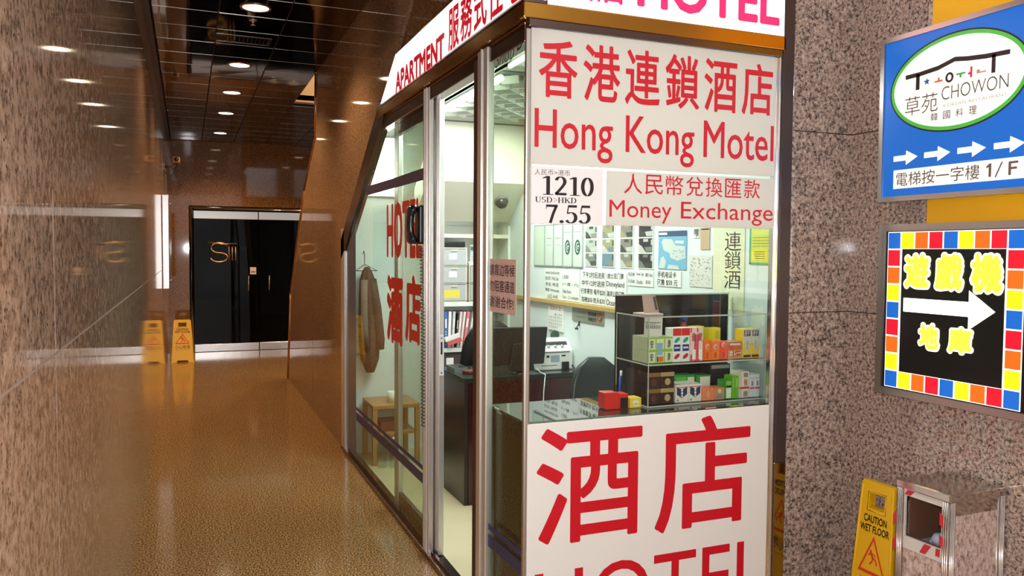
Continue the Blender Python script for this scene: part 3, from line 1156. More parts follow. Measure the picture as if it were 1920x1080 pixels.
for pts, w_ in (([(0.10, 0.535), (0.125, 0.535), (0.15, 0.573), (0.12, 0.573)], -0.0035), ([(0.166, 0.545), (0.184, 0.545), (0.186, 0.574), (0.168, 0.574)], -0.0035), ([(0.03, 0.73), (0.055, 0.73), (0.074, 0.75), (0.042, 0.75)], -0.0035),
                ([(-0.001, 0.51), (0.013, 0.525), (0.013, 0.575), (-0.001, 0.55)], 0.0155), ([(-0.001, 0.61), (0.013, 0.625), (0.013, 0.67), (-0.001, 0.65)], 0.0155), ([(0.195, 0.60), (0.212, 0.59), (0.212, 0.625), (0.195, 0.635)], 0.0155), ([(0.195, 0.67), (0.212, 0.66), (0.212, 0.705), (0.195, 0.715)], 0.0155)):
    m = MB()
    m.poly(pts, w_)
    m.build('hazard_tape', mat('red_tape', C(196, 40, 52), 0.4), t)
m = MB()
m.box(0.028, 0.006, 0.06, BW - 0.028, 0.02, 0.526)
m.build('stone_panel', BIN_STONE, t)
m = MB()
m.box(BW - 0.02, 0.03, 0.06, BW - 0.006, BD - 0.032, 0.70)
m.build('stone_panel', BIN_STONE, t)
m = MB()
m.box(0.006, 0.03, 0.06, 0.02, BD - 0.032, 0.70)
m.build('stone_panel', BIN_STONE, t)
m = MB()
m.box(BW - 0.016, 0.03, 0.70, BW - 0.004, BD - 0.032, 0.752)
m.box(0.004, 0.03, 0.70, 0.016, BD - 0.032, 0.752)
m.box(0.028, BD - 0.02, 0.06, BW - 0.028, BD - 0.004, 0.752)
m.box(0.01, 0.01, 0.03, BW - 0.01, BD - 0.01, 0.06)
m.build('body_rail', STEEL_BIN, t)
m = MB()
m.box(0.03, 0.024, 0.07, BW - 0.03, 0.03, 0.575)
m.box(0.03, 0.245, 0.07, BW - 0.03, 0.25, 0.74)
m.box(0.028, 0.03, 0.07, 0.033, 0.25, 0.74)
m.box(BW - 0.033, 0.03, 0.07, BW - 0.028, 0.25, 0.74)
m.box(0.03, 0.03, 0.07, BW - 0.03, 0.25, 0.08)
m.build('liner', mat('rusty_brown_liner', C(104, 72, 56), 0.6), t)
m = MB()
for k in range(9):
    a, b = rng.uniform(0.1, 0.17), rng.uniform(0.05, 0.2)
    r = rng.uniform(0.025, 0.045)
    m.lathe([(0.0, -r * 0.7), (r * 0.8, -r * 0.5), (r, 0.0), (r * 0.7, r * 0.55), (0.0, r * 0.7)], (min(a, BW - 0.035 - r), max(0.035 + r, b), 0.565 + rng.uniform(-0.01, 0.035)), 9)
m.box(0.034, 0.035, 0.08, BW - 0.035, 0.24, 0.55)
m.build('rubbish', mat('pale_blue_plastic_bag', C(170, 180, 200), 0.35), t)


def caution_sign(label, loc, rz, w_top, w_bot, h, spread, group):
    """folding floor sign: two leaves hinged at the top"""
    t = thing('wet_floor_sign', label, 'floor sign', loc, rz, group)
    th = 0.012
    sl = spread / h

    def leaf(sgn):
        """sgn -1 is the front leaf"""
        def at(u, v, d):
            return Vector((u, sgn * (h - v) * sl / 2 + sgn * d, v))
        q = MB()
        wt, wb = w_top / 2, w_bot / 2
        wl = lambda v: wb + (wt - wb) * v / h
        hz0, hz1 = h * 0.835, h * 0.93
        hu = w_top * 0.24
        outer = [(-wb, 0), (-wb * 0.52, 0), (-wb * 0.42, h * 0.045), (wb * 0.42, h * 0.045), (wb * 0.52, 0), (wb, 0), (wl(h * 0.5), h * 0.5), (wl(hz0), hz0), (wl(hz1), hz1), (wt, h * 0.985), (wt * 0.88, h), (-wt * 0.88, h), (-wt, h * 0.985), (-wl(hz1), hz1), (-wl(hz0), hz0), (-wl(h * 0.5), h * 0.5)]
        # front skin in strips around the hand hole
        def skin(d, flip):
            polys = [[(-wb, 0), (-wb * 0.52, 0), (-wb * 0.42, h * 0.045), (wb * 0.42, h * 0.045), (wb * 0.52, 0), (wb, 0), (wl(hz0), hz0), (hu, hz0), (-hu, hz0), (-wl(hz0), hz0)],
                     [(-wl(hz0), hz0), (-hu, hz0), (-hu, hz1), (-wl(hz1), hz1)],
                     [(hu, hz0), (wl(hz0), hz0), (wl(hz1), hz1), (hu, hz1)],
                     [(-wl(hz1), hz1), (-hu, hz1), (hu, hz1), (wl(hz1), hz1), (wt, h * 0.985), (wt * 0.88, h), (-wt * 0.88, h), (-wt, h * 0.985)]]
            for p in polys:
                pts = [at(u, v, d) for u, v in p]
                q.quad(pts[::-1] if flip else pts)
        skin(th, sgn > 0)
        skin(0, sgn < 0)
        for ring_ in (outer, [(-hu, hz0), (-hu, hz1), (hu, hz1), (hu, hz0)]):
            n = len(ring_)
            for i in range(n):
                a, b = ring_[i], ring_[(i + 1) % n]
                q.quad([at(*a, 0), at(*b, 0), at(*b, th), at(*a, th)])
        # raised rim of the hand hole and side ribs
        for s in (-1, 1):
            q.tube([at(s * (wl(h * 0.03) - 0.006), h * 0.03, th), at(s * (wl(h * 0.97) - 0.006), h * 0.97, th)], 0.005, 0, 6)
        q.tube([at(-hu - 0.006, hz0 - 0.01, th), at(hu + 0.006, hz0 - 0.01, th), at(hu + 0.006, hz1 + 0.008, th), at(-hu - 0.006, hz1 + 0.008, th)], 0.004, 0, 6, True)
        bmesh.ops.recalc_face_normals(q.bm, faces=q.bm.faces[:])
        o = q.build('leaf', YELLOW, t)
        # print on the leaf
        pr = MB()
        cw = wl(h * 0.6)
        k0 = len(pr.bm.verts)
        pr.text('CAUTION', -cw * 0.62, h * 0.748, cw * 0.62, h * 0.795, 0, 0, 0.025)
        pr.text('WET FLOOR', -cw * 0.78, h * 0.688, cw * 0.78, h * 0.735, 0, 0, 0.025)
        pr.text('小心地滑', -wb * 0.62, h * 0.31, wb * 0.62, h * 0.41, 0, 0, 0.0)
        to, ti = [], []
        cx, cy = 0, h * 0.545
        for R_, L_ in ((1.0, to), (0.80, ti)):
            b2, hh = cw * 0.74 * R_, h * 0.122 * R_
            for (x, y) in ((0, hh * 1.05), (-b2, -hh * 0.9), (b2, -hh * 0.9)):
                L_.append((cx + x, cy + y - (1 - R_) * h * 0.012))
        for i in range(3):
            j = (i + 1) % 3
            pr.poly([to[i], to[j], ti[j], ti[i]], 0, 1)
        s = cw * 0.72
        def body(pts, r):
            P = [Vector((cx + a * s, cy + b * s * 1.05)) for a, b in pts]
            for a, b in zip(P, P[1:]):
                d = (b - a).normalized()
                n_ = Vector((-d.y, d.x)) * r * s
                pr.poly([tuple(a + n_), tuple(a - n_), tuple(b - n_ * 0.8), tuple(b + n_ * 0.8)], 0, 1)
        pr.poly([(cx - 0.13 * s + 0.075 * s * math.cos(a), cy + 0.33 * s + 0.085 * s * math.sin(a)) for a in [2 * PI * q_ / 12 for q_ in range(12)]], 0, 1)
        body([(-0.16, 0.25), (0.04, -0.05)], 0.09)
        body([(-0.1, 0.2), (0.14, 0.16), (0.22, 0.04)], 0.04)
        body([(-0.15, 0.2), (-0.3, 0.02)], 0.04)
        body([(0.02, -0.02), (0.3, -0.16), (0.36, -0.42)], 0.055)
        body([(0.02, -0.02), (0.02, -0.24), (-0.16, -0.45)], 0.055)
        pr.rect(-cw * 0.7, h * 0.28, cw * 0.7, h * 0.283, 0, 0)
        for v in pr.bm.verts:
            u, vv = v.co.x, v.co.z
            v.co = at(u if sgn < 0 else -u, vv, th + 0.0012)
        pr.build('warning_print', [mat('black_print', C(42, 34, 20), 0.5), mat('red_print', C(216, 62, 18), 0.5)], o)
    leaf(-1)
    leaf(1)
    for s in (-1, 1):
        q = MB()
        q.cyl((s * w_top * 0.36 - 0.015, 0, h - 0.012), 0.008, 0.03, 0, 'x', 10)
        q.build('hinge', YELLOW, t)
    return t


caution_sign('yellow wet floor sign standing beside the litter bin', (2.648, 2.425, 0), WEST, 0.165, 0.225, 0.675, 0.10, 'yellow wet floor signs')
caution_sign('yellow wet floor sign standing by the far glass door', (-0.076, 12.45, 0), 0.0, 0.225, 0.32, 0.61, 0.16, 'yellow wet floor signs')

# ================================================================== THINGS ALONG THE PASSAGE
DL = mat('lamp_lens', C(255, 236, 196), 0.4, emis=9.0, ecol=(1.0, 0.80, 0.52, 1))
RIM = metal('lamp_rim', (0.5, 0.4, 0.32, 1), 0.25)


def downlight(label, x, y, energy=16, seen=True):
    t = thing('downlight', label, 'ceiling light', (x, y, 3.33), 0, 'round downlights in the passage ceiling')
    m = MB()
    m.lathe([(0.108, 0.0), (0.106, -0.006), (0.092, -0.008), (0.088, 0.0)], (0, 0, 0), 40)
    m.build('rim', RIM, t)
    m = MB()
    m.lathe([(0.0, -0.004), (0.088, -0.003)], (0, 0, 0), 36)
    m.build('lens', DL, t)
    light('lamp', 'SPOT', (0, 0, -0.03), energy, WARM, t, spot_size=math.radians(135), spot_blend=0.6, shadow_soft_size=0.08)


for n_, y in zip(('nearest', 'second', 'third', 'fourth', 'fifth'), (5.936, 7.81, 9.19, 10.59, 12.4)):
    downlight('round downlight, ' + n_ + ' along the passage from the street', 0.466, y, 95)
downlight('round downlight over the lobby behind the stair wall, nearer one', 1.91, 9.95, 95)
downlight('round downlight over the lobby behind the stair wall, farther one', 1.91, 11.9, 95)

t = thing('air_grille', 'dark slatted air grille in the ceiling past the first downlight', 'air vent', (0.44, 6.88, 3.33))
m = MB()
m.frame(-0.215, -0.12, 0.215, 0.12, 0.015, -0.004, 0.004)
o = m.build('frame', DARKSTEEL, t)
o.rotation_euler = (-PI / 2, 0, 0)
m = MB()
for k in range(13):
    u = -0.19 + 0.0315 * k
    m.prism([(u, -0.004), (u + 0.004, -0.004), (u + 0.022, 0.014), (u + 0.018, 0.014)], -0.105, 0.105, 'y')
o = m.build('slats', DARKSTEEL, t)

t = thing('smoke_detector', 'small square sprinkler plate hanging just below the nearest downlight', 'detector', (0.47, 6.24, 3.33))
m = MB()
m.lathe([(0.03, 0), (0.03, -0.012), (0.012, -0.018), (0.01, -0.04), (0.022, -0.044), (0.0, -0.046)], (0, 0, 0), 18)
m.build('sprinkler_head', STEEL, t)

t = thing('directory_board', 'tall steel directory board projecting from the left granite wall', 'wall board', (-0.27, 10.2, 1.16))
m = MB()
m.box(0.002, 0, 0, 0.075, 1.45, 1.11, 0, 0.006)
m.build('casing', metal('bright_steel', (0.80, 0.78, 0.78, 1), 0.32), t)
m = MB()
m.box(0.0755, 0.03, 0.03, 0.0775, 1.42, 1.08)
m.build('front_glass', mat('dark_glossy_face', C(40, 36, 36), 0.08), t)
for z in (0.1, 1.0):
    m = MB()
    m.cyl((0.078, 0.06, z), 0.012, 0.012, 0, 'x', 14)
    m.build('fixing_stud', CHROME, t)

t = thing('security_camera', 'bracketed security camera high on the left wall near the far end', 'camera', (-0.27, 11.3, 2.70))
m = MB()
m.box(0, -0.04, -0.05, 0.012, 0.04, 0.05, 0, 0.003)
m.tube([(0.01, 0, 0), (0.12, 0, 0.0), (0.16, 0, 0.05)], 0.011, 0, 8)
m.build('bracket', DARKSTEEL, t)
m = MB()
m.box(0.11, -0.16, 0.05, 0.2, 0.06, 0.12, 0, 0.012)
m.build('housing', mat('tan_camera_housing', C(184, 128, 80), 0.4), t)
m = MB()
m.cyl((0.155, -0.17, 0.085), 0.028, 0.02, 0, 'y', 16)
m.build('lens', BLACK, t)
m = MB()
m.tube([(0.17, 0.03, 0.05)] + [(0.17 - 0.16 * s, 0.03, 0.05 - 0.17 * math.sin(PI * s * 0.8)) for s in (0.1, 0.25, 0.4, 0.6, 0.8, 0.95)], 0.006, 0, 6)
m.build('cable', BLACK, t)

# ================================================================== INSIDE THE SHOP
# -- ceiling lamp with a lattice of louvres
t = thing('ceiling_lamp', 'fluorescent ceiling lamp with diagonal white louvre lattice in the shop', 'ceiling light', (2.0, 4.85, 2.66))
m = MB()
m.frame(-0.36, -0.75, 0.36, 0.62, 0.03, -0.06, 0.0)
o = m.build('frame', WHITE, t)
o.rotation_euler = (-PI / 2, 0, 0)
TUBE = mat('fluorescent_tube', C(240, 255, 240), 0.4, emis=5.0)
m = MB()
m.tube([(-0.345, -0.62, -0.055), (-0.345, 0.62, -0.055)], 0.02, 0, 12)
m.build('tube', TUBE, t)
m = MB()
m.box(-0.32, -0.58, -0.008, 0.33, 0.71, -0.002)
m.build('reflector', mat('dim_reflector', C(128, 134, 128), 0.4), t)
m = MB()
PITCH = 0.2
for s in (-1, 1):
    for k in range(-7, 8):
        c = k * PITCH
        lo, hi = max(-0.32, c - 0.58) if s > 0 else max(-0.32, c - 0.71), min(0.33, c + 0.71) if s > 0 else min(0.33, c + 0.58)
        if hi - lo < 0.05:
            continue
        a, b = Vector((lo, (lo - c) * s)), Vector((hi, (hi - c) * s))
        d = (b - a).normalized()
        n_ = Vector((-d.y, d.x)) * 0.007
        m.prism([tuple(a + n_), tuple(b + n_), tuple(b - n_), tuple(a - n_)], -0.065, -0.02, 'z')
m.build('louvre_lattice', WHITE, t)
t = thing('ceiling_lamp', 'bare twin fluorescent tubes on the shop ceiling near the street window', 'ceiling light', (1.64, 3.6, 2.66))
m = MB()
m.box(-0.04, -0.34, -0.05, 0.04, 0.34, -0.001, 0, 0.004)
m.build('batten', WHITE, t)
for u in (-0.055, 0.055):
    m = MB()
    m.tube([(u, -0.32, -0.06), (u, 0.32, -0.06)], 0.013, 0, 12)
    m.build('tube', TUBE, t)
t = thing('bright_patch_panel', 'added glowing white panel for the bright patch high on the back wall', 'lamp', (1.28, 6.2, 2.05))  # glowing panel added in place of a bright patch on the back wall
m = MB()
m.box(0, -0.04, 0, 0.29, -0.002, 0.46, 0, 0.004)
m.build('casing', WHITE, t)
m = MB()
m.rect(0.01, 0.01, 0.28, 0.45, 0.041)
m.build('glow_face', mat('bright_patch_glow', C(250, 255, 252), 0.4, emis=2.6), t)
light('lamp', 'AREA', (0.145, -0.06, 0.23), 5, (0.95, 1, 0.97), t, shape='RECTANGLE', size=0.27, size_y=0.44, rot=(PI / 2, 0, 0))  # area light added in front of the glowing panel
t = thing('dome_camera', 'dark domed security camera on the sloping soffit of the shop', 'camera', (2.26, 5.755, 2.02))
m = MB()
m.lathe([(0.056, 0.0), (0.056, -0.014), (0.05, -0.02)], (0, 0, 0), 24)
m.build('base', GREY, t)
m = MB()
m.lathe([(0.05 * math.cos(a), -0.018 - 0.05 * math.sin(a)) for a in [k * PI / 16 for k in range(9)]], (0, 0, 0), 24)
m.build('dome', mat('smoked_dome', C(62, 70, 66), 0.08), t)
t.rotation_euler = (math.radians(-38), 0, 0)

# -- shelf unit on the back wall with drawers, files and phone
t = thing('shelf_unit', 'white shelf unit on the back wall holding drawers and files', 'shelf', (1.80, 5.95, 0.03))
m = MB()
m.box(0, -0.02, 0.80, 0.59, 0.225, 0.834, 0, 0.003)
m.build('shelf', WHITE, t)
m = MB()
m.box(0, -0.02, 1.16, 0.59, 0.225, 1.194, 0, 0.003)
m.build('shelf', WHITE, t)
for x in (-0.02, 0.59):
    m = MB()
    m.box(x, -0.02, 0, x + 0.02, 0.24, 1.80)
    m.build('side_panel', WHITE, t)
m = MB()
m.box(0, 0.228, 0, 0.59, 0.24, 1.80)
m.build('back_panel', WHITE, t)
m = MB()
m.box(0, 0.0, 0, 0.59, 0.02, 0.79)
m.build('cupboard_front', mat('plum_grey_front', C(86, 70, 72), 0.4), t)
m = MB()
m.rect(0.08, 0.70, 0.14, 0.755, 0.0005)
m.build('label_card', PAPER, t)
m = MB()
m.box(0, -0.02, 1.70, 0.59, 0.24, 1.73)
m.build('shelf', CREAM, t)


def drawer_tower(label, x0, x1, z0, n, h, low=None):
    t = thing('drawer_tower', label, 'drawers', (x0, 5.945, z0), 0, 'plastic drawer towers on the shelf')
    w = x1 - x0
    m = MB()
    for k in range(n + 1):
        m.box(0, -0.005, h * k, w, 0.21, h * k + 0.009, 0, 0.001)
    for u in (0, w - 0.008):
        m.box(u, -0.005, 0, u + 0.008, 0.21, h * n)
    m.box(0, 0.2, 0, w, 0.21, h * n)
    m.build('case', CREAM, t)
    for k in range(n):
        z = h * k + 0.012
        m = MB()
        m.box(0.01, -0.012, z, w - 0.01, -0.008, z + h - 0.016)
        d = m.build('drawer', FROST, t)
        m = MB()
        m.box(0.016, 0.0, z + 0.002, w - 0.016, 0.19, z + 0.008 + h * 0.25 * rng.random())
        m.build('contents', mat('grey_contents', C(150, 156, 154), 0.6), d)
        m = MB()
        if k == 0 and low:
            m.rect(0.02, z + 0.02, w - 0.06, z + 0.085, 0.0125)
            m.build('label_card', low, d)
        else:
            m.rect(w * 0.3, z + 0.045, w * 0.3 + 0.065, z + 0.09, 0.0125)
            m.build('label_card', PAPER, d)
        m = MB()
        m.box(w / 2 - 0.025, -0.02, z + h * 0.78, w / 2 + 0.025, -0.012, z + h * 0.82)
        m.build('pull', CREAM, d)
    return t


drawer_tower('frosted plastic drawer tower with a yellow card in its bottom drawer', 1.83, 2.045, 1.225, 3, 0.14, mat('yellow_card', C(222, 206, 80), 0.5))
drawer_tower('shorter frosted plastic drawer tower carrying the cordless phone', 2.065, 2.30, 1.225, 2, 0.143)
t = thing('storage_tray', 'black tray on top of the taller drawer tower', 'tray', (1.83, 5.95, 1.655))
m = MB()
m.box(0, 0, 0, 0.205, 0.2, 0.045, 0, 0.006)
m.build('tray_body', BLACK, t)
t = thing('cordless_phone', 'silver-grey cordless phone standing on the shorter drawer tower', 'telephone', (2.10, 5.965, 1.513))
m = MB()
m.box(-0.035, -0.02, 0, 0.035, 0.05, 0.03, 0, 0.008)
m.build('charging_cradle', mat('white_plastic', C(230, 230, 228), 0.3), t)
m = MB()
m.box(-0.024, 0.0, 0.02, 0.024, 0.03, 0.165, 0, 0.008, 3)
m.build('handset', mat('silver_plastic', C(176, 180, 178), 0.3), t)
m = MB()
m.rect(-0.017, 0.12, 0.017, 0.15, 0.001, 0)
for r in range(4):
    for c in range(3):
        m.rect(-0.017 + c * 0.0125, 0.04 + r * 0.017, -0.008 + c * 0.0125, 0.05 + r * 0.017, 0.001, 1)
m.build('keys_and_screen', [mat('green_screen', C(80, 110, 100), 0.2), WHITE], t)

# files leaning in a row
spec = [('black file at the left end of the file row', C(30, 30, 36), 0.012, 0), ('blue file with pale spots second from the left end', C(74, 112, 172), 0.022, 0), ('white file right of the blue one', C(232, 230, 226), 0.022, 0.03),
        ('pale grey file left of the narrow black file', C(206, 204, 204), 0.02, 0.05), ('narrow black file between pale files', C(44, 36, 36), 0.008, 0.09), ('pale pink file right of the narrow black file', C(228, 210, 204), 0.018, 0.1),
        ('cream file with soft edges in the middle of the row', C(232, 222, 210), 0.016, 0.12), ('red and pink file in the row', C(216, 128, 130), 0.024, 0.13), ('grey-white file right of the red file', C(200, 200, 202), 0.02, 0.18),
        ('white file leaning at the right of the row', C(226, 226, 226), 0.02, 0.22), ('grey file leaning nearer the chair', C(172, 172, 176), 0.018, 0.25), ('off-white file leaning rightmost in the row', C(218, 214, 210), 0.022, 0.28)]
x = 1.848
for k, (lab, col, w, lean) in enumerate(spec):
    h = 0.285 if k != 4 else 0.27
    b = thing('file', lab, 'file', (x, 5.945, 0.866 + w * math.sin(lean)), 0, 'files in a row on the shelf')
    m = MB()
    m.box(0, 0, 0, w, 0.2, h * (1 - lean * 0.12), 0, 0.0015)
    m.build('cover', mat('file_colour_%d' % k, col, 0.5), b)
    m = MB()
    m.rect(w * 0.2, h * 0.55, w * 0.8, h * 0.8, 0.0006)
    if k == 1:
        for q in range(6):
            m.rect(w * 0.3, h * (0.08 + 0.07 * q), w * 0.7, h * (0.105 + 0.07 * q), 0.0006)
    m.build('spine_label', PAPER, b)
    b.rotation_euler = (0, lean, 0)
    x += w * 1.02 + 0.004 + (0.004 if lean else 0)
t = thing('leaflet_stack', 'small leaning stack of white and red leaflets before the files', 'leaflets', (1.91, 5.90, 0.866))
m = MB()
m.box(-0.03, 0, 0.0, 0.09, 0.03, 0.035, 1, 0.002)
m.box(-0.04, 0.0, 0.036, 0.085, 0.03, 0.07, 0, 0.002)
m.build('leaflets', [PAPER, mat('leaflet_red', C(216, 96, 90), 0.5)], t)
t.rotation_euler = (0, -0.3, 0)
t.location.z = 0.892

# -- desk with the monitor and the note counter
t = thing('office_desk', 'dark red wooden desk with glass top behind the counter', 'desk', (1.59, 4.66, 0.025))
m = MB()
m.box(0, 0.0, 0.775, 0.80, 0.50, 0.80, 0, 0.004)
m.build('desktop', mat('dark_green_black_top', C(38, 44, 42), 0.2), t)
m = MB()
m.box(0.03, 0, 0.0, 0.78, 0.025, 0.774)
m.build('modesty_panel', DARKWOOD, t)
for u in (0.003, 0.765):
    m = MB()
    m.box(u, 0.004, 0.0, u + 0.025, 0.49, 0.774)
    m.build('side_panel', mat('dark_brown_side', C(44, 34, 32), 0.3), t)
m = MB()
m.box(-0.005, -0.005, 0.801, 0.80, 0.505, 0.809, 0, 0.002)
m.build('glass_sheet', mat('green_glass_edge', C(44, 54, 50), 0.05, spec=0.8), t)

t = thing('monitor', 'black flat monitor seen from behind on the dark desk', 'monitor', (1.985, 4.71, 0.835))
m = MB()
m.prism([(-0.19, 0.06), (0.165, 0.06), (0.19, 0.30), (-0.19, 0.305)], -0.02, 0.012, 'y', 0, 0.006)
m.build('screen_housing', mat('matt_black', C(28, 26, 28), 0.45), t)
m = MB()
m.prism([(-0.09, 0.02), (0.09, 0.02), (0.06, 0.2), (-0.06, 0.2)], -0.04, -0.02, 'y', 0, 0.004)
m.build('rear_bulge', mat('matt_black', C(28, 26, 28), 0.45), t)
m = MB()
m.box(-0.03, -0.015, 0, 0.03, 0.005, 0.08)
m.lathe([(0.05, 0.0), (0.05, 0.006), (0.02, 0.014)], (0, 0.0, 0), 24)
m.build('stand', BLACK, t)

t = thing('note_counter', 'white banknote counting machine on the desk beside the monitor', 'counting machine', (2.264, 4.79, 0.835))
m = MB()
m.prism([(-0.02, 0), (0.2, 0), (0.2, 0.17), (0.16, 0.20), (0.06, 0.205), (-0.02, 0.13)], -0.137, 0.137, 'x', 0, 0.01)
m.build('body', mat('machine_white', C(232, 230, 224), 0.35), t)
m = MB()
m.prism([(-0.018, 0.115), (0.032, 0.178), (0.034, 0.185), (-0.024, 0.118)], -0.08, 0.11, 'x', 0)
m.build('feed_slot', mat('dark_slot', C(60, 62, 64), 0.3), t)
for k in (-0.05, 0.0, 0.05):
    m = MB()
    m.cyl((k + 0.005, 0.006, 0.153), 0.014, 0.018, 0, 'x', 14)
    m.build('feed_roller', CHROME, t)
m = MB()
m.rect(-0.03, 0.055, 0.035, 0.10, 0.0215, 0)
m.rect(-0.06, 0.085, -0.04, 0.1, 0.0215, 1)
m.rect(0.05, 0.09, 0.08, 0.1, 0.0215, 1)
m.rect(-0.10, 0.03, 0.02, 0.035, 0.0215, 2)
m.build('control_panel', [mat('pale_blue_display', C(150, 168, 184), 0.2), BLACK, GREYINK], t)
m = MB()
m.box(0.05, -0.04, 0.0, 0.10, -0.02, 0.055, 0, 0.004)
m.build('remote_display', BLACK, t)
m = MB()
m.tube([(0.13, -0.02, 0.03), (0.135, -0.05, 0.006), (0.12, -0.1, 0.006)], 0.004, 0, 6)
m.build('cord', BLACK, t)
m = MB()
m.tube([(-0.13, 0.0, 0.02), (-0.14, -0.1, 0.004), (-0.15, -0.2, 0.004), (-0.165, -0.225, -0.01), (-0.175, -0.23, -0.1), (-0.178, -0.228, -0.24), (-0.17, -0.225, -0.34)], 0.0035, 0, 6)
m.build('power_cord', WHITE, t)
t = thing('tape_dispenser', 'small dark green tape dispenser behind the counting machine', 'tape dispenser', (2.33, 4.91, 1.0405))
m = MB()
m.prism([(-0.03, 0), (0.03, 0), (0.03, 0.02), (0.02, 0.04), (0.0, 0.048), (-0.02, 0.04), (-0.03, 0.02)], -0.01, 0.01, 'y', 0, 0.003)
m.build('dispenser_body', mat('dark_green_plastic', C(50, 74, 62), 0.35), t)
t = thing('wallet', 'small brown wallet lying on the end of the desk', 'wallet', (1.70, 4.84, 0.835), 0.5)
m = MB()
m.box(-0.055, -0.035, 0, 0.055, 0.035, 0.022, 0, 0.006)
m.build('cover', mat('brown_leather', C(96, 50, 38), 0.35), t)
t = thing('clear_tray', 'shallow clear tray at the very end of the desk', 'tray', (1.645, 4.97, 0.835))
m = MB()
m.frame(-0.045, -0.09, 0.045, 0.09, 0.005, -0.03, 0.0)
o = m.build('rim', mat('pale_green_plastic', C(104, 116, 110), 0.15), t)
o.rotation_euler = (-PI / 2, 0, 0)


def office_chair(label, loc, rz, w, leather, bh, armr=True):
    t = thing('office_chair', label, 'chair', loc, rz)
    m = MB()
    rings = []
    for k in range(11):
        s = k / 10
        z = 0.50 + bh * s
        hw = w / 2 * (0.86 + 0.14 * math.sin(PI * min(s * 1.2, 1))) * (1 if s < 0.7 else math.sqrt(max(0.03, 1 - ((s - 0.7) / 0.32) ** 2)))
        yb = 0.22 + 0.07 * s + 0.02 * math.sin(PI * s)
        th = 0.05 * (1 if 0 < k < 10 else 0.5)
        rings.append([(hw * math.copysign(abs(math.cos(a)) ** 0.6, math.cos(a)), yb + th * math.sin(a) - 0.03 * math.cos(a) ** 2, z) for a in [2 * PI * q / 24 for q in range(24)]])
    m.loft(rings)
    m.build('backrest', leather, t)
    m = MB()
    m.box(-w / 2 * 0.95, -0.25, 0.42, w / 2 * 0.95, 0.24, 0.51, 0, 0.035, 4)
    m.build('seat', leather, t)
    for s in (-1, 1) if armr else ():
        m = MB()
        m.tube([(s * w / 2, 0.2, 0.56), (s * (w / 2 + 0.02), 0.16, 0.68), (s * (w / 2 + 0.02), -0.1, 0.68), (s * (w / 2), -0.16, 0.60), (s * (w / 2 - 0.02), -0.12, 0.46)], 0.018, 0, 8)
        m.build('armrest', BLACK, t)
    m = MB()
    m.cyl((0, 0, 0.1), 0.025, 0.33, 0, 'z', 14)
    m.build('gas_column', BLACK, t)
    LR = w / 2 - 0.02
    for k in range(5):
        a = 2 * PI * k / 5 + 0.3
        m = MB()
        m.tube([(0, 0, 0.12), (LR * math.cos(a), LR * math.sin(a), 0.07)], [0.025, 0.014], 0, 8)
        lg = m.build('leg', BLACK, t)
        m = MB()
        m.cyl((LR * math.cos(a) - 0.012, LR * math.sin(a), 0.027), 0.027, 0.024, 0, 'x', 14)
        m.build('castor', DARKGREY, lg)
    return t


office_chair('black leather office chair with rounded back behind the desk', (2.02, 5.60, 0.025), PI, 0.46, LEATHER, 0.60)
office_chair('green-black leather chair with low back between counter and desk', (2.215, 3.84, 0.025), 0.0, 0.35, LEATHERGREEN, 0.48, False)

# -- low wooden stand, cup, bottles and coat behind the side pane
t = thing('low_stand', 'low pale wooden stand behind the side pane', 'stand', (1.26, 5.78, 0.025))
m = MB()
m.box(0, 0, 0.42, 0.36, 0.38, 0.45, 0, 0.004)
m.build('top', OAK, t)
m = MB()
m.box(0.02, 0.02, 0.22, 0.34, 0.36, 0.24)
m.build('shelf', OAK, t)
for u in (0.0, 0.325):
    for v in (0.0, 0.345):
        m = MB()
        m.box(u, v, 0, u + 0.035, v + 0.035, 0.42)
        m.build('leg', OAK, t)
t = thing('mug', 'white mug standing on the low wooden stand', 'mug', (1.43, 5.88, 0.475))
m = MB()
m.lathe([(0.0, 0.0), (0.036, 0.0), (0.04, 0.085), (0.036, 0.085), (0.032, 0.01), (0.0, 0.008)], (0, 0, 0), 24)
m.build('cup', WHITE, t)
m = MB()
m.tube([(0.037, 0, 0.07), (0.06, 0, 0.065), (0.064, 0, 0.04), (0.038, 0, 0.018)], 0.005, 0, 8)
m.build('handle', WHITE, t)
BOT = glass('bottle_plastic', (0.88, 0.93, 0.92, 1), 1.4, 0.02)
for k, (bx, by, lab) in enumerate(((1.315, 5.73, 'clear water bottle on the floor before the low stand, left one'), (1.40, 5.70, 'clear water bottle on the floor before the low stand, right one'))):
    t = thing('water_bottle', lab, 'bottle', (bx, by, 0.026), 0, 'clear water bottles on the shop floor')
    m = MB()
    m.lathe([(0.0, 0.0), (0.032, 0.0), (0.035, 0.01), (0.035, 0.06), (0.033, 0.065), (0.035, 0.07), (0.035, 0.14), (0.03, 0.17), (0.013, 0.195), (0.013, 0.21)], (0, 0, 0), 20)
    m.build('body', BOT, t)
    m = MB()
    m.cyl((0, 0, 0.205), 0.015, 0.018, 0, 'z', 16)
    m.build('cap', WHITE, t)
t = thing('paper_box', 'red-brown box on the shelf of the low stand', 'box', (1.33, 5.83, 0.266))
m = MB()
m.box(0, 0, 0, 0.17, 0.2, 0.07, 0, 0.003)
m.build('carton', mat('red_brown_card', C(120, 62, 50), 0.5), t)

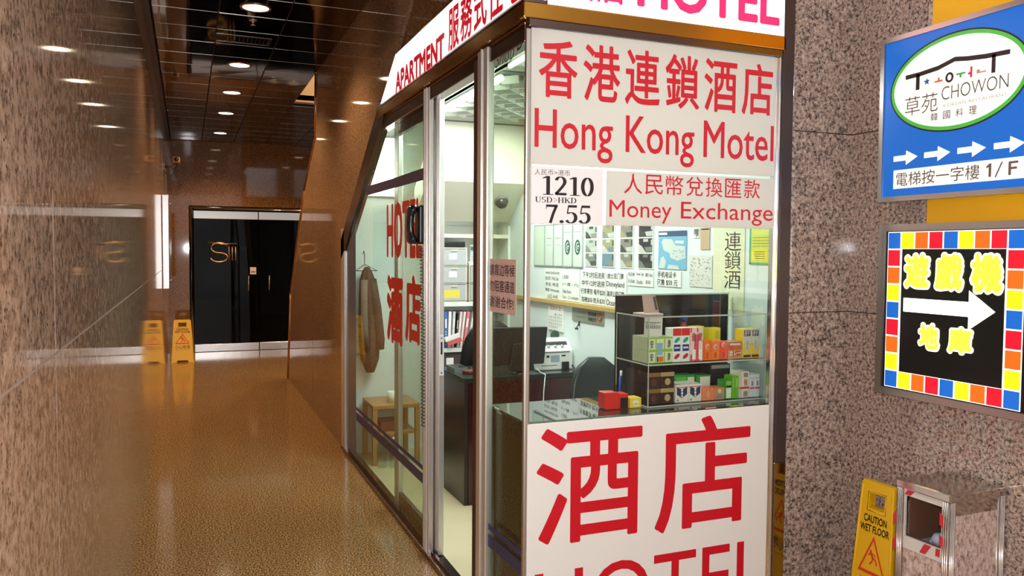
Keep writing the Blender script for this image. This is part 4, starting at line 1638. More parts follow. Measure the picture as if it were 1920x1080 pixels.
t = thing('hanging_coat', 'brown coat on a hanger behind the side pane', 'coat', (1.265, 6.17, 1.60))
m = MB()
rings = []
prof = [(0.0, 0.018, 0.02), (-0.04, 0.04, 0.03), (-0.10, 0.058, 0.04), (-0.2, 0.066, 0.045), (-0.4, 0.074, 0.045), (-0.6, 0.08, 0.045), (-0.72, 0.07, 0.04), (-0.82, 0.03, 0.02)]
for z, hw, hd in prof:
    rings.append([(0.02 + 0.05 * (-z) * 0.6 + hw * math.cos(a) * (1 + 0.06 * math.sin(5 * a)), -0.075 + hd * math.sin(a) * (1 + 0.15 * math.sin(7 * a)), z - 0.1) for a in [2 * PI * q / 36 for q in range(36)]])
m.loft(rings)
m.build('coat_body', COATM, t)
m = MB()
m.loft([[(x + 0.028 * math.cos(a), -0.115 + 0.014 * math.sin(a), z) for a in [2 * PI * q / 14 for q in range(14)]] for x, z in ((-0.01, -0.2), (-0.012, -0.35), (-0.01, -0.55), (0.0, -0.72))])
m.build('lining', COATIN, t)
m = MB()
m.loft([[(x + 0.04 * math.cos(a), -0.085 + 0.045 * math.sin(a), z) for a in [2 * PI * q / 14 for q in range(14)]] for x, z in ((0.05, -0.19), (0.09, -0.42), (0.115, -0.66), (0.11, -0.74))])
m.build('sleeve', COATM, t)
m = MB()
m.tube([(0.0, -0.01, 0.0), (0.0, -0.05, 0.02), (0.0, -0.075, 0.0), (0.0, -0.075, -0.08)] + [(0.1, -0.075, -0.13), (-0.07, -0.075, -0.13), (0.0, -0.075, -0.085)], 0.0035, 0, 6)
m.build('hanger', BLACK, t)

# -- posters and papers on the right-hand wall (local u from the back towards the street)
XW = 2.409


def poster(name, label, cat, y0, z0, y1, z1, mats, draw=None, group=None, th=0.002, tilt=0.0):
    t = thing(name, label, cat, (XW, y0, z0), WEST, group)
    if tilt:
        t.rotation_euler = (0, tilt, WEST)
    w, h = y0 - y1, z1 - z0
    m = MB()
    m.box(0, -th, 0, w, 0, h)
    if draw:
        draw(m, w, h, th + 0.0008)
    m.build('sheet', mats, t)
    return t


LICA = mat('licence_paper_green', C(202, 216, 196), 0.5)
LICB = mat('licence_paper', C(206, 214, 204), 0.5)
EDGE = mat('thin_frame_line', C(150, 160, 152), 0.5)
GREENLOGO = mat('green_logo', C(44, 96, 84), 0.5)
bounds = [5.443, 5.25, 5.10, 4.95, 4.80, 4.65]
labs = ['pale green framed certificate at the far end of the wall', 'plain framed certificate next to the pale green one', 'plain framed certificate left of the two with round logos', 'framed certificate with round green logo, left one', 'framed certificate with round green logo, right one']
for k in range(5):
    def draw(m, w, h, e, k=k):
        for (a, b, c, d) in ((0, 0, w, 0.006), (0, h - 0.006, w, h), (0, 0, 0.006, h), (w - 0.006, 0, w, h)):
            m.rect(a, b, c, d, e, 1)
        if k in (1, 2):
            m.rect(w * 0.2, h * 0.66, w * 0.8, h * 0.675, e, 1)
            m.rect(w * 0.25, h * 0.5, w * 0.75, h * 0.508, e, 1)
        if k > 2:
            a_, b_ = ell(w / 2, h * 0.45, w * 0.28, h * 0.17, 30), ell(w / 2, h * 0.45, w * 0.18, h * 0.12, 30)
            for i in range(30):
                j = (i + 1) % 30
                m.poly([a_[i], a_[j], b_[j], b_[i]], e, 2)
            m.text('G', w * 0.40, h * 0.36, w * 0.66, h * 0.54, e + 0.0004, 2, 0.03)
            m.rect(w * 0.1, h * 0.79, w * 0.9, h * 0.80, e, 1)
    poster('framed_certificate', labs[k], 'certificate', bounds[k] - 0.004, 1.522, bounds[k + 1] + 0.004, 1.82, [LICA if k == 0 else LICB, EDGE, GREENLOGO], draw, 'framed certificates on the shop wall', 0.006)

PH = [mat('photo_tone_%d' % k, c, 0.35) for k, c in enumerate((C(176, 188, 176), C(120, 130, 118), C(72, 78, 72), C(164, 156, 120), C(112, 140, 152), C(58, 56, 60), C(140, 136, 126), C(196, 198, 190)))]
cols = [(4.625, 4.46, 'grey and white pictures, farthest from the street', (0, 0, 1), (2, 6, 7)), (4.40, 4.24, 'one blue picture at the bottom', (3, 3, 4), (6, 7, 4)), (4.175, 4.02, 'beige bedroom pictures', (6, 6, 6), (3, 2, 7)), (3.965, 3.805, 'dark grey pictures, nearest to the map', (5, 5, 5), (2, 7, 1))]
for k, (ya, yb, lab, base, acc) in enumerate(cols):
    def draw(m, w, h, e, base=base, acc=acc):
        for r in range(3):
            a, b = 0.008, w - 0.008
            lo = 0.006 + (h - 0.006) / 3 * (2 - r)
            hi = lo + (h - 0.012) / 3 - 0.006
            hh = hi - lo
            m.rect(a, lo, b, hi, e, 1 + base[r])
            m.poly([(a, lo), (a + 0.5 * w, lo), (a + 0.2 * w, lo + 0.45 * hh), (a, lo + 0.6 * hh)], e + 0.0004, 1 + acc[r])
            m.poly([(b - 0.4 * w, lo + 0.05 * hh), (b, lo + 0.05 * hh), (b, lo + 0.42 * hh), (b - 0.5 * w, lo + 0.36 * hh)], e + 0.0004, 1 + acc[(r + 1) % 3])
            m.rect(b - 0.1 * w, lo + 0.5 * hh, b, hi - 0.1 * hh, e + 0.0004, 1 + (2 if base[r] != 5 else 7))
            m.rect(a + 0.3 * w, hi - 0.25 * hh, a + 0.62 * w, hi - 0.05 * hh, e + 0.0004, 1 + acc[r])
    poster('photo_strip', 'strip of three room photographs with ' + lab, 'photo strip', ya, 1.53, yb, 1.80, [PAPER] + PH, draw, 'photo strips on the shop wall')

def draw(m, w, h, e):
    m.rect(0, h * 0.86, w, h, e, 1)
    m.rect(0.02 * w, h * 0.9, 0.32 * w, h * 0.96, e + 0.0004, 2)
    m.poly([(0.12 * w, 0.72 * h), (0.2 * w, 0.8 * h), (0.5 * w, 0.78 * h), (0.62 * w, 0.62 * h), (0.95 * w, 0.6 * h), (0.98 * w, 0.3 * h), (0.7 * w, 0.22 * h), (0.45 * w, 0.3 * h), (0.42 * w, 0.42 * h), (0.2 * w, 0.5 * h)], e, 3)
    m.poly([(0.03 * w, 0.02 * h), (0.1 * w, 0.3 * h), (0.2 * w, 0.34 * h), (0.3 * w, 0.2 * h), (0.24 * w, 0.02 * h)], e, 3)
    m.poly([(0.34 * w, 0.0), (0.4 * w, 0.12 * h), (0.7 * w, 0.1 * h), (0.78 * w, 0.0)], e, 3)
    m.poly([(0.6 * w, 0.68 * h), (0.62 * w, 0.74 * h), (0.9 * w, 0.74 * h), (0.9 * w, 0.66 * h)], e + 0.0003, 2)
    for k in range(9):
        u, v = rng.uniform(0.5, 0.9), rng.uniform(0.26, 0.5)
        m.rect(u * w, v * h, (u + 0.05) * w, (v + 0.03) * h, e + 0.0004, 4)
poster('wall_map', 'pale blue map poster with a navy heading on the shop wall', 'map', 3.752, 1.534, 3.486, 1.74, [mat('map_blue', C(126, 184, 214), 0.4), NAVYFILM, PAPER, mat('map_land', C(206, 216, 210), 0.5), mat('map_town', C(150, 180, 186), 0.5)], draw)

def lines(rows, mi=1):
    def f(m, w, h, e):
        for (s, a, b, c, d) in rows:
            m.text(s, a * w, b * h, c * w, d * h, e, mi, 0.006)
    return f
poster('price_list', 'white price list with small grey writing above the calendar', 'notice', 5.25, 1.29, 4.70, 1.505, [PAPER, GREYINK],
       lines([('www.hotel.com', 0.02, 0.82, 0.44, 0.93), ('BOOK / WeChat', 0.02, 0.62, 0.42, 0.74), ('手机 电话', 0.02, 0.42, 0.42, 0.54), ('微信 Whatsapp', 0.02, 0.22, 0.44, 0.35), ('6525 4440', 0.1, 0.02, 0.4, 0.14), ('1,000', 0.54, 0.68, 0.7, 0.82), ('(一周 - 六)', 0.54, 0.46, 0.98, 0.58), ('Video Room', 0.54, 0.24, 0.78, 0.36), ('7am - 12 midnight', 0.54, 0.04, 0.98, 0.16)]))
poster('price_list', 'white notice of check-out times and deposits in dark writing', 'notice', 4.675, 1.29, 4.345, 1.505, [PAPER, INK],
       lines([('下午2时后进房', 0.06, 0.78, 0.96, 0.96), ('中午12时退房', 0.03, 0.53, 0.97, 0.71), ('行李寄存 每件$20', 0.0, 0.28, 0.98, 0.46), ('加被$50 枕头$30', 0.02, 0.03, 0.98, 0.21)]))
poster('price_list', 'white notice of theme park tickets beside the display rack', 'notice', 4.335, 1.29, 4.09, 1.505, [PAPER, INK],
       lines([('迪士尼门票', 0.05, 0.8, 0.86, 0.96), ('Disneyland', 0.02, 0.53, 0.9, 0.72), ('海洋公园门票', 0.03, 0.28, 0.9, 0.45), ('Ocean Park', 0.02, 0.03, 0.9, 0.2)]))
poster('price_list', 'white list of small room prices above the display rack', 'notice', 4.075, 1.43, 3.80, 1.52, [PAPER, GREYINK],
       lines([('单人房 $400', 0.02, 0.6, 0.28, 0.9), ('Room Type', 0.36, 0.62, 0.64, 0.88), ('房价 Rate', 0.70, 0.62, 0.98, 0.88), ('双人房 $600', 0.02, 0.15, 0.28, 0.42), ('Double', 0.36, 0.15, 0.6, 0.4), ('$500', 0.72, 0.15, 0.9, 0.4)]))
poster('price_list', 'white notice selling telephone cards at 50 dollars under the map', 'notice', 3.76, 1.44, 3.53, 1.525, [PAPER, INK],
       lines([('手机电话卡', 0.02, 0.55, 0.8, 0.95), ('只售 $50 元', 0.0, 0.06, 0.86, 0.46)]))
def draw(m, w, h, e):
    m.rect(0.1 * w, 0.9 * h, 0.9 * w, 0.95 * h, e, 1)
poster('paper_strip', 'narrow tan paper strip beside the map', 'paper', 3.365, 1.64, 3.29, 1.75, [mat('tan_paper', C(198, 170, 140), 0.6), INK], draw)
def draw(m, w, h, e):
    for k in range(8):
        m.rect((0.1 + 0.1 * k) * w, (0.1 + 0.4 * rng.random()) * h, (0.16 + 0.1 * k) * w, 0.9 * h, e, 1 + k % 2)
poster('stamp_picture', 'tiny black and white picture above the street map sheet', 'picture', 3.425, 1.70, 3.375, 1.75, [PAPER, INK, GREYINK], draw)
def draw(m, w, h, e):
    for k in range(90):
        u, v = rng.uniform(0.02, 0.9), rng.uniform(0.03, 0.92)
        m.rect(u * w, v * h, (u + rng.uniform(0.02, 0.07)) * w, (v + rng.uniform(0.01, 0.05)) * h, e, 1)
poster('map_sheet', 'grey printed street map sheet right of the blue map', 'map', 3.46, 1.45, 3.265, 1.61, [mat('map_paper', C(222, 222, 214), 0.6), mat('pale_grey_ink', C(176, 180, 176), 0.6)], draw)
def draw(m, w, h, e):
    for ch, z0, z1 in (('連', 1.634, 1.724), ('鎖', 1.545, 1.632), ('酒', 1.452, 1.54)):
        m.text(ch, 3.255 - 3.167, z0 - 1.35, 3.255 - 3.045, z1 - 1.35, e, 1, -0.004)
poster('banner', 'yellowish upright banner with three large black characters', 'banner', 3.255, 1.35, 3.02, 1.80, [mat('pale_yellow_banner', C(226, 230, 196), 0.5), INK], draw)
def draw(m, w, h, e):
    m.rect(0.15 * w, 0.12 * h, 0.85 * w, 0.42 * h, e, 1)
    for k in range(4):
        m.rect(0.25 * w, (0.16 + 0.06 * k) * h, 0.75 * w, (0.18 + 0.06 * k) * h, e + 0.0004, 2)
    for k in range(4):
        m.rect(0.12 * w, (0.5 + 0.08 * k) * h, 0.9 * w, (0.51 + 0.08 * k) * h, e, 2)
    m.rect(0, 0, 0.07 * w, h, e, 3)
    m.rect(0, 0, w, 0.05 * h, e, 3)
poster('leaflet_poster', 'yellow-green poster at the street end of the shop wall', 'poster', 2.985, 1.572, 2.84, 1.735, [mat('lime_paper', C(212, 222, 90), 0.5), mat('yellow_patch', C(240, 226, 70), 0.5), mat('brown_ink', C(130, 124, 50), 0.5), mat('green_edge', C(86, 176, 120), 0.5)], draw)

t = poster('wall_calendar', 'white tear-off month calendar hanging below the wooden rail', 'calendar', 5.175, 1.07, 4.93, 1.252, [PAPER], None, None, 0.008)
m = MB()
e = 0.009
m.text('2012', 0.03, 0.145, 0.21, 0.172, e, 0, 0.0)
for r in range(5):
    for c in range(7):
        d = r * 7 + c - 2
        if 1 <= d <= 30:
            m.text(str(d), 0.02 + 0.031 * c, 0.108 - 0.0225 * r, 0.036 + 0.031 * c, 0.121 - 0.0225 * r, e, 0 if c == 0 else 1, 0.0, 2)
m.build('date_print', [mat('calendar_red', C(206, 96, 92), 0.5), GREYINK], t)

t = poster('wall_plaque', 'grey-green plaque with a red no-smoking mark below the wooden rail', 'plaque', 4.80, 1.165, 4.36, 1.252, [mat('grey_green_plate', C(142, 146, 124), 0.3)], None, None, 0.004)
m = MB()
e = 0.006
m.text('請勿吸煙', 0.235, 0.048, 0.345, 0.075, e, 0, 0.02)
m.text('多謝合作', 0.235, 0.014, 0.345, 0.041, e, 0, 0.02)
m.text('QUIET', 0.09, 0.05, 0.2, 0.07, e, 1, 0.0)
m.rect(0.07, 0.03, 0.2, 0.033, e, 1)
a_, b_ = ell(0.39, 0.05, 0.036, 0.028, 24), ell(0.39, 0.05, 0.027, 0.02, 24)
for i in range(24):
    j = (i + 1) % 24
    m.poly([a_[i], a_[j], b_[j], b_[i]], e, 2)
m.poly([(0.366, 0.066), (0.372, 0.07), (0.414, 0.034), (0.408, 0.03)], e, 2)
m.build('plaque_print', [INK, GREYINK, mat('plaque_red', C(190, 70, 50), 0.5)], t)
t = thing('wall_hook', 'small black hook on the wall under the plaque', 'hook', (XW, 4.70, 1.165), WEST)
m = MB()
m.box(-0.006, -0.004, -0.03, 0.006, 0, 0.0)
m.tube([(0, -0.004, -0.015), (0, -0.02, -0.045), (-0.012, -0.02, -0.055), (-0.02, -0.02, -0.045)], 0.004, 0, 6)
m.tube([(0, -0.02, -0.045), (0.012, -0.02, -0.055), (0.02, -0.02, -0.045)], 0.004, 0, 6)
m.build('hook_body', BLACK, t)

# -- street counter and its display rack
t = thing('counter', 'dark brown shop counter with glossy glass top at the street window', 'counter', (1.195, 2.765, 0.025))
m = MB()
m.box(0, 0, 0, 1.19, 0.375, 0.93, 0, 0.004)
m.build('cabinet', BROWNWOOD, t)
m = MB()
m.box(-0.004, -0.004, 0.931, 1.19, 0.385, 0.945, 0, 0.003)
cm = mat('mirror_glass_top', C(46, 50, 48), 0.02, spec=1.0)
nodes_of(cm)[2].inputs['IOR'].default_value = 2.4
m.build('glass_top', cm, t)

t = thing('display_rack', 'clear acrylic display rack of medicines on the street counter', 'display rack', (1.78, 2.84, 0.971))
RW, RD = 0.612, 0.27
for z in (0.0, 0.176, 0.378):
    m = MB()
    m.box(0, 0, z, RW, RD, z + 0.006)
    m.build('shelf', ACRYLIC, t)
    m = MB()
    m.box(0, -0.0006, z, RW, 0.0014, z + 0.006)
    m.box(-0.0006, 0, z, 0.0014, RD, z + 0.006)
    m.build('shelf_edge', mat('acrylic_edge', C(186, 190, 184), 0.15), t)
for x in (0.0, RW - 0.006):
    m = MB()
    m.box(x, 0, 0, x + 0.006, RD, 0.47 if x else 0.382)
    m.build('side', ACRYLIC, t)
    m = MB()
    m.box(x, -0.0005, 0, x + 0.004, 0.002, 0.382)
    m.box(x, RD - 0.002, 0, x + 0.004, RD, 0.382)
    m.build('side_edge', mat('acrylic_edge', C(186, 190, 184), 0.15), t)
m = MB()
m.box(-0.002, RD + 0.003, 0, RW, RD + 0.009, 0.462)
m.build('dark_back', mat('smoked_back', C(40, 34, 34), 0.12), t)
m = MB()
m.box(-0.002, RD - 0.004, 0.457, RW, RD + 0.009, 0.463)
m.build('top_edge', mat('acrylic_edge', C(186, 190, 184), 0.15), t)

LABELINK = mat('label_ink', C(70, 74, 70), 0.5)


def carton(name, label, cat, x0, x1, y, z0, h, d, col, prints=(), group=None, rz=0.0):
    """a printed carton, one mesh; prints = (kind, colour, u0, v0, u1, v1) as fractions of the front"""
    m = MB()
    w = x1 - x0
    m.box(0, 0, 0, w, d, h, 0, 0.0012, 1)
    mats = [mat('card_%d_%d_%d' % tuple(int(c * 255) for c in col[:3]), col, 0.35)]
    for i, p in enumerate(prints):
        kind, c = p[0], p[1]
        mm = mat('print_%d_%d_%d' % tuple(int(q * 255) for q in c[:3]), c, 0.4)
        if mm not in mats:
            mats.append(mm)
        k = mats.index(mm)
        u0, v0, u1, v1 = p[2] * w, p[3] * h, p[4] * w, p[5] * h
        e = 0.0006 + 0.0003 * i
        if kind == 'r':
            m.rect(u0, v0, u1, v1, e, k)
        elif kind == 'o':
            m.poly(ell((u0 + u1) / 2, (v0 + v1) / 2, (u1 - u0) / 2, (v1 - v0) / 2, 24), e, k)
        elif kind == 'pill':
            P = ell(0, 0, (u1 - u0) / 1.8, (v1 - v0) / 3.8, 24)
            cs, sn = math.cos(0.65), math.sin(0.65)
            m.poly([((u0 + u1) / 2 + a * cs - b * sn, (v0 + v1) / 2 + a * sn + b * cs) for a, b in P], e, k)
        elif kind == 'v':
            m.poly([(u0, v1), (u0, v0 + 0.35 * (v1 - v0)), ((u0 + u1) / 2, v0), (u1, v0 + 0.35 * (v1 - v0)), (u1, v1), (u0 * 0.4 + u1 * 0.6, v0 + 0.86 * (v1 - v0)), (u0 * 0.6 + u1 * 0.4, v0 + 0.86 * (v1 - v0))], e, k)
        else:
            m.text(kind, u0, v0, u1, v1, e, k, 0.02, 2)
    o = m.build(name, mats, None, (x0, y, z0))
    o.rotation_euler = (0, 0, rz)
    return tag(o, label, cat, group)


GRN, IVO = C(150, 190, 60), C(222, 224, 190)
yf = 2.862
zs = 1.154
# six green-ivory cartons, two layers
LG = 'green edged medicine boxes on the middle rack shelf'
for r in range(2):
    for c in range(3):
        row, place = ('bottom', 'top')[r], ('at the left corner', 'behind the blue label', 'beside the capsule boxes')[c]
        x0 = 1.788 + 0.0425 * c
        edge = [('r', GRN, 0.0, 0.86, 1.0, 1.0), ('r', GRN, 0.0, 0.0, 1.0, 0.06), ('r', GRN, 0.0, 0.0, 0.09, 1.0)]
        mark_ = [('r', C(132, 176, 216), 0.1, 0.05 if r else 0.62, 0.8, 0.55 if r else 0.95)] if c == 1 else [('濟' if c == 2 else '安', C(70, 74, 70), 0.35, 0.15, 0.75, 0.78)]
        if c == 1 and r == 0:
            mark_ += [('r', C(232, 110, 30), 0.3, 0.1, 0.9, 0.5), ('r', C(60, 60, 130), 0.12, 0.1, 0.28, 0.5)]
        carton('medicine_box', 'green-edged ivory medicine box %s, %s layer' % (place, row), 'medicine box', x0, x0 + 0.0405, yf, zs + 0.0005 + 0.0555 * r, 0.055, 0.12, IVO, edge + mark_, LG)
for c in range(2):
    x0 = 1.915 + 0.0435 * c
    carton('medicine_box', 'white medicine box with green and red capsules printed, %s one' % ('left', 'right')[c], 'medicine box', x0, x0 + 0.042, yf, zs + 0.0005, 0.145, 0.06, C(236, 236, 232),
           [('r', C(214, 40, 44), 0, 0.78, 1, 1.0), ('pill', C(40, 160, 140), 0.15, 0.54, 0.85, 0.76), ('r', C(44, 56, 130), 0.12, 0.32, 0.9, 0.52), ('r', C(220, 222, 232), 0.2, 0.40, 0.8, 0.45), ('pill', C(200, 30, 60), 0.15, 0.06, 0.85, 0.28)], 'capsule boxes on the middle rack shelf')
for c in range(2):
    x0 = 2.004 + 0.033 * c
    carton('medicine_box', 'tall pink and red medicine box, %s of a pair' % ('left', 'right')[c], 'medicine box', x0, x0 + 0.032, yf, zs + 0.0005, 0.145, 0.06, C(236, 206, 196),
           [('r', C(216, 60, 90), 0.62 if c == 0 else 0.0, 0.0, 1.0 if c == 0 else 0.3, 0.8), ('r', C(214, 60, 60), 0.0, 0.86, 0.2, 1.0), ('r', C(220, 70, 80), 0.0, 0.0, 0.5, 0.2), ('健', C(176, 60, 80), 0.2, 0.6, 0.8, 0.85), ('r', C(244, 236, 230), 0.3, 0.05, 0.85, 0.35)], 'tall pink boxes on the middle rack shelf')
for c in range(3):
    x0 = 2.072 + 0.0425 * c
    colr = (C(240, 112, 20), C(242, 126, 24), C(240, 92, 60))[c]
    carton('medicine_box', ('orange medicine box with pale round mark, left one', 'orange medicine box with pale round mark, right one', 'orange-pink medicine box right of the orange pair')[c], 'medicine box', x0, x0 + 0.041, yf, zs + 0.0005, 0.088 - 0.004 * c, 0.07, colr,
           [('o', C(246, 214, 196), 0.25, 0.55 if c < 2 else 0.68, 0.75, 0.82 if c < 2 else 0.96), ('油', C(206, 60, 20), 0.3, 0.58 if c < 2 else 0.7, 0.7, 0.78 if c < 2 else 0.92), ('r', C(226, 60, 60), 0.08, 0.04, 0.12, 0.9), ('r', C(216, 70, 40), 0.35, 0.1, 0.65, 0.4)], 'orange boxes on the middle rack shelf')
carton('curry_box', 'brown-orange curry box on the middle rack shelf', 'food box', 2.204, 2.276, yf, zs + 0.0005, 0.078, 0.05, C(204, 150, 116),
       [('r', C(206, 90, 60), 0.0, 0.5, 1, 0.95), ('r', C(196, 70, 44), 0.3, 0.15, 0.9, 0.45), ('カレー', C(248, 240, 226), 0.08, 0.2, 0.94, 0.48), ('r', C(216, 206, 186), 0.1, 0.78, 0.9, 0.9)])
for c in range(2):
    x0 = 2.283 + 0.0455 * c
    carton('medicine_box', 'yellow and grey medicine box with dark heading, %s one' % ('left', 'right')[c], 'medicine box', x0, x0 + 0.0435, yf, zs + 0.0005, 0.13, 0.06, C(232, 196, 60),
           [('r', C(214, 206, 200), 0.0, 0.52, 1, 1), ('r', C(56, 54, 72), 0.1, 0.76, 0.9, 0.96), ('肝', C(210, 200, 205), 0.15, 0.78, 0.85, 0.94), ('o', C(206, 202, 196), 0.25, 0.25, 0.75, 0.65), ('r', C(176, 172, 160), 0.42, 0.3, 0.6, 0.6), ('r', C(58, 54, 40), 0.05, 0.04, 0.95, 0.12)], 'yellow boxes on the middle rack shelf')
# yellow packets and bottle standing behind them
for c in range(2):
    carton('yellow_packet', 'yellow packet standing behind the orange boxes, %s one' % ('left', 'right')[c], 'packet', 2.12 + 0.085 * c, 2.175 + 0.09 * c, 3.0, zs + 0.0005, 0.135 - 0.01 * c, 0.05, C(226, 206, 44), [('r', C(240, 224, 110), 0.1, 0.1, 0.7, 0.5), ('r', C(190, 180, 60), 0.5, 0.6, 0.9, 0.9)], 'yellow packets at the back of the middle shelf')
t = thing('sauce_bottle', 'red bottle with blue cap at the back of the rack', 'bottle', (2.085, 3.03, zs + 0.0005))
m = MB()
m.lathe([(0.0, 0), (0.024, 0), (0.024, 0.115), (0.012, 0.15), (0.012, 0.16)], (0, 0, 0), 18)
m.build('body', mat('dim_red_plastic', C(150, 64, 52), 0.3), t)
m = MB()
m.cyl((0, 0, 0.157), 0.016, 0.03, 0, 'z', 16)
m.build('cap', mat('blue_cap', C(40, 76, 140), 0.3), t)

# price cards
t = thing('note_pad', 'pinkish folded card on the top rack shelf', 'card', (1.80, 2.90, 1.3555))
m = MB()
m.prism([(0.0, 0.0), (0.09, 0.0), (0.09, 0.006), (0.0, 0.006)], 0, 0.1, 'y', 0)
m.build('base_fold', mat('pale_pink_card_2', C(216, 186, 180), 0.5), t)
m = MB()
m.quad([(0.012, 0.03, 0.007), (0.088, 0.03, 0.007), (0.086, 0.06, 0.082), (0.02, 0.06, 0.082)], 0)
m.quad([(0.012, 0.031, 0.007), (0.02, 0.061, 0.082), (0.086, 0.061, 0.082), (0.088, 0.031, 0.007)], 0)
m.quad([(0.072, 0.0335, 0.02), (0.084, 0.0335, 0.02), (0.083, 0.055, 0.075), (0.072, 0.055, 0.075)], 1)
m.build('printed_leaf', [mat('pink_grey_print', C(190, 160, 152), 0.5), mat('dark_print', C(90, 70, 76), 0.5)], t)
t = thing('price_card', 'white card with barcode leaning on the green medicine boxes', 'card', (1.795, 2.90, 1.2665))
m = MB()
m.box(0, 0, 0, 0.09, 0.0015, 0.083)
m.build('card', mat('card_grey_white', C(214, 206, 200), 0.5), t)
m = MB()
for k in range(22):
    u = 0.008 + k * 0.0033
    m.rect(u, 0.033, u + 0.0012 + 0.0012 * (k % 3 == 0), 0.048, 0.0004)
m.rect(0.006, 0.058, 0.08, 0.061, 0.0004)
m.rect(0.006, 0.052, 0.06, 0.054, 0.0004)
m.build('barcode', LABELINK, t)
t.rotation_euler = (-0.04, 0.05, 0)

# lower shelf, standing on the rack's bottom plate
zb = 0.978
for r in range(2):
    for c in range(2):
        x0 = 1.788 + 0.069 * c
        carton('herbal_box', 'dark brown box with gold band, %s %s of four' % (('lower', 'upper')[r], ('left', 'right')[c]), 'medicine box', x0, x0 + 0.068, yf, zb + 0.069 * r, 0.068, 0.17, C(58, 32, 30),
               [('r', C(176, 146, 92) if c else C(134, 96, 44), 0.0, 0.72, 1, 0.98), ('o', C(186, 156, 110) if c else C(100, 44, 40), 0.3, 0.16, 0.72, 0.6), ('r', C(90, 60, 44), 0.1, 0.06, 0.9, 0.09)], 'dark brown boxes at the corner of the rack')
for c in range(2):
    x0 = 1.932 + 0.068 * c
    carton('playing_card_box', 'white box with navy winged emblem on the lower shelf, %s one' % ('left', 'right')[c], 'card box', x0, x0 + 0.066, yf, zb, 0.077, 0.09, C(232, 220, 212),
           [('r', C(206, 70, 80), 0.02, 0.84, 0.98, 0.88), ('v', C(52, 52, 92), 0.1, 0.25, 0.9, 0.86), ('o', C(240, 234, 226), 0.42, 0.62, 0.58, 0.78), ('o', C(240, 234, 226), 0.42, 0.44, 0.58, 0.6), ('o', C(240, 234, 226), 0.43, 0.3, 0.57, 0.42), ('o', C(150, 146, 160), 0.08, 0.06, 0.24, 0.2)], 'white and navy boxes on the lower shelf')
carton('medicated_plaster_box', 'orange box with oval emblem on the lower shelf', 'medicine box', 2.069, 2.132, yf, zb, 0.054, 0.06, C(238, 128, 96), [('o', C(200, 140, 70), 0.25, 0.1, 0.75, 0.9), ('o', C(236, 150, 110), 0.33, 0.2, 0.67, 0.8)])
carton('portrait_box', 'orange box with small portrait panel on the lower shelf', 'medicine box', 2.134, 2.188, yf, zb, 0.053, 0.06, C(232, 132, 80), [('r', C(196, 140, 96), 0.08, 0.06, 0.92, 0.94), ('o', C(226, 200, 176), 0.34, 0.55, 0.66, 0.9), ('r', C(140, 138, 140), 0.15, 0.08, 0.85, 0.45)])
carton('balm_box', 'narrow green and white box on the lower shelf', 'medicine box', 2.193, 2.226, yf, zb, 0.082, 0.06, C(66, 160, 60), [('r', C(222, 232, 214), 0.1, 0.05, 0.9, 0.6), ('r', C(30, 50, 40), 0.05, 0.62, 0.95, 0.72), ('r', C(130, 196, 60), 0.1, 0.75, 0.9, 0.98)])
carton('balm_box', 'bright green upright box right of the green and white one', 'medicine box', 2.229, 2.262, yf, zb, 0.10, 0.06, C(110, 184, 40), [('r', C(150, 206, 70), 0.1, 0.5, 0.9, 0.9), ('r', C(96, 166, 44), 0.3, 0.1, 0.5, 0.9)])
carton('ointment_box', 'tall ivory box with red characters on the lower shelf', 'medicine box', 2.268, 2.320, yf, zb, 0.118, 0.06, C(230, 220, 204), [('r', C(208, 196, 180), 0.0, 0.0, 0.22, 1.0), ('骨痛', C(200, 80, 60), 0.45, 0.45, 0.8, 0.72), ('r', C(206, 70, 66), 0.0, 0.34, 1, 0.42), ('r', C(150, 130, 120), 0.4, 0.78, 0.85, 0.95), ('r', C(170, 140, 130), 0.4, 0.05, 0.85, 0.25)])
for c in range(2):
    x0 = 2.324 + 0.028 * c
    carton('oil_box', 'slim grey-white box with purple characters, %s one' % ('left', 'right')[c], 'medicine box', x0, x0 + 0.0265, yf, zb, 0.102, 0.05, C(222, 222, 228),
           [('r', C(206, 84, 96), 0.0, 0.36, 1, 0.44), ('活絡', C(96, 76, 150), 0.3, 0.5, 0.72, 0.72), ('r', C(170, 180, 204), 0.0, 0.82, 1, 0.85)], 'slim white boxes at the right end of the rack')
carton('green_box', 'green box behind the white and navy boxes', 'medicine box', 1.985, 2.10, 2.96, zb, 0.10, 0.06, C(52, 140, 60), [('r', C(90, 180, 80), 0.1, 0.6, 0.6, 0.92), ('r', C(230, 226, 214), 0.66, 0.2, 0.96, 0.9)])
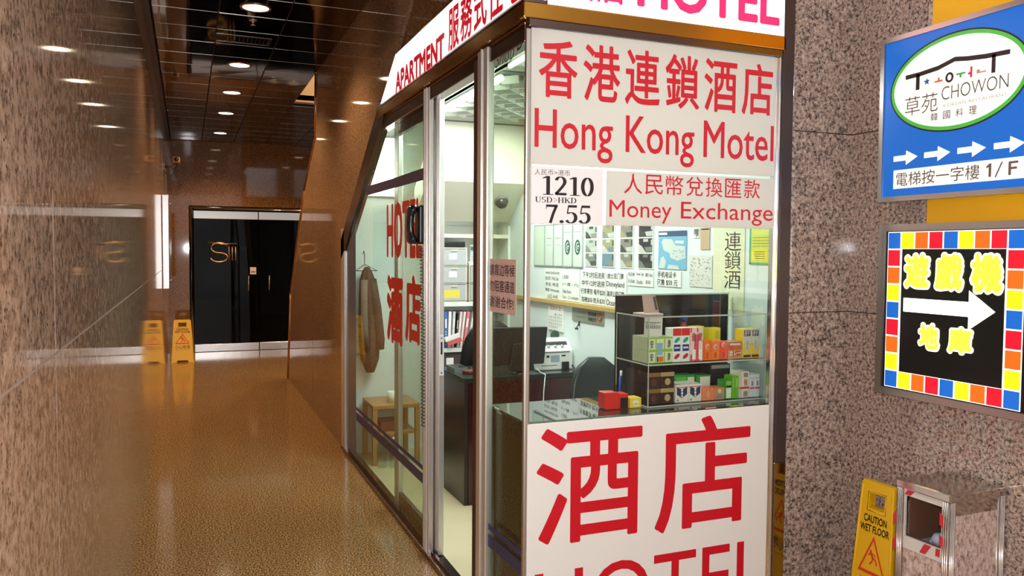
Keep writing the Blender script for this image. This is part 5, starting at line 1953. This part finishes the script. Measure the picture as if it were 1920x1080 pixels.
carton('green_box', 'green box with white panel behind the portrait box', 'medicine box', 2.108, 2.185, 2.96, zb, 0.096, 0.06, C(60, 146, 66), [('r', C(232, 226, 216), 0.25, 0.2, 0.95, 0.92)])
carton('dark_carton', 'black carton with grey top at the back of the lower shelf', 'box', 2.19, 2.30, 2.97, zb, 0.14, 0.08, C(40, 40, 42), [('r', C(150, 150, 150), 0.05, 0.85, 0.95, 0.97)])

# on the counter beside the rack
t = thing('coin_bank', 'red box with black front beside the display rack', 'box', (1.588, 2.86, 0.971))
m = MB()
m.prism([(0.0, 0.006), (0.006, 0.0), (0.070, 0.0), (0.070, 0.066), (0.06, 0.07), (0.0, 0.072)], 0.0, 0.06, 'y', 0, 0.003)
m.build('case', mat('red_plastic', C(214, 32, 24), 0.35), t)
m = MB()
m.box(0.072, 0.004, 0, 0.113, 0.06, 0.062, 0, 0.002)
m.build('cover', mat('red_plastic', C(214, 32, 24), 0.35), t)
m = MB()
m.rect(0.075, 0.002, 0.111, 0.046, -0.003)
m.build('front', BLACK, t)
carton('small_carton', 'small yellow carton with white label by the red box', 'box', 1.708, 1.762, 2.86, 0.971, 0.042, 0.06, C(236, 200, 70), [('r', C(236, 226, 210), 0.25, 0.2, 0.75, 0.75), ('r', C(170, 150, 140), 0.32, 0.35, 0.68, 0.45)])
t = thing('pen', 'blue ballpoint pen standing in a clear stand by the rack', 'pen', (1.722, 2.985, 0.971))
m = MB()
m.tube([(0, 0, 0.0), (0.004, 0, 0.012), (0.012, 0, 0.12)], [0.002, 0.005, 0.005], 0, 10)
m.build('barrel', mat('pen_blue', C(46, 80, 180), 0.3), t)
m = MB()
m.tube([(0.012, 0, 0.118), (0.0135, 0, 0.14)], 0.0055, 0, 10)
m.build('cap', mat('pen_cap', C(226, 226, 226), 0.3), t)
t = thing('pen_stand', 'clear acrylic pen stand on the counter by the rack', 'stand', (1.705, 2.965, 0.971))
m = MB()
m.ring_prism([(0, 0), (0.05, 0), (0.05, 0.04), (0, 0.04)], [(0.003, 0.003), (0.047, 0.003), (0.047, 0.037), (0.003, 0.037)], 0.0, 0.08, 0, 'z')
m.build('holder', ACRYLIC, t)
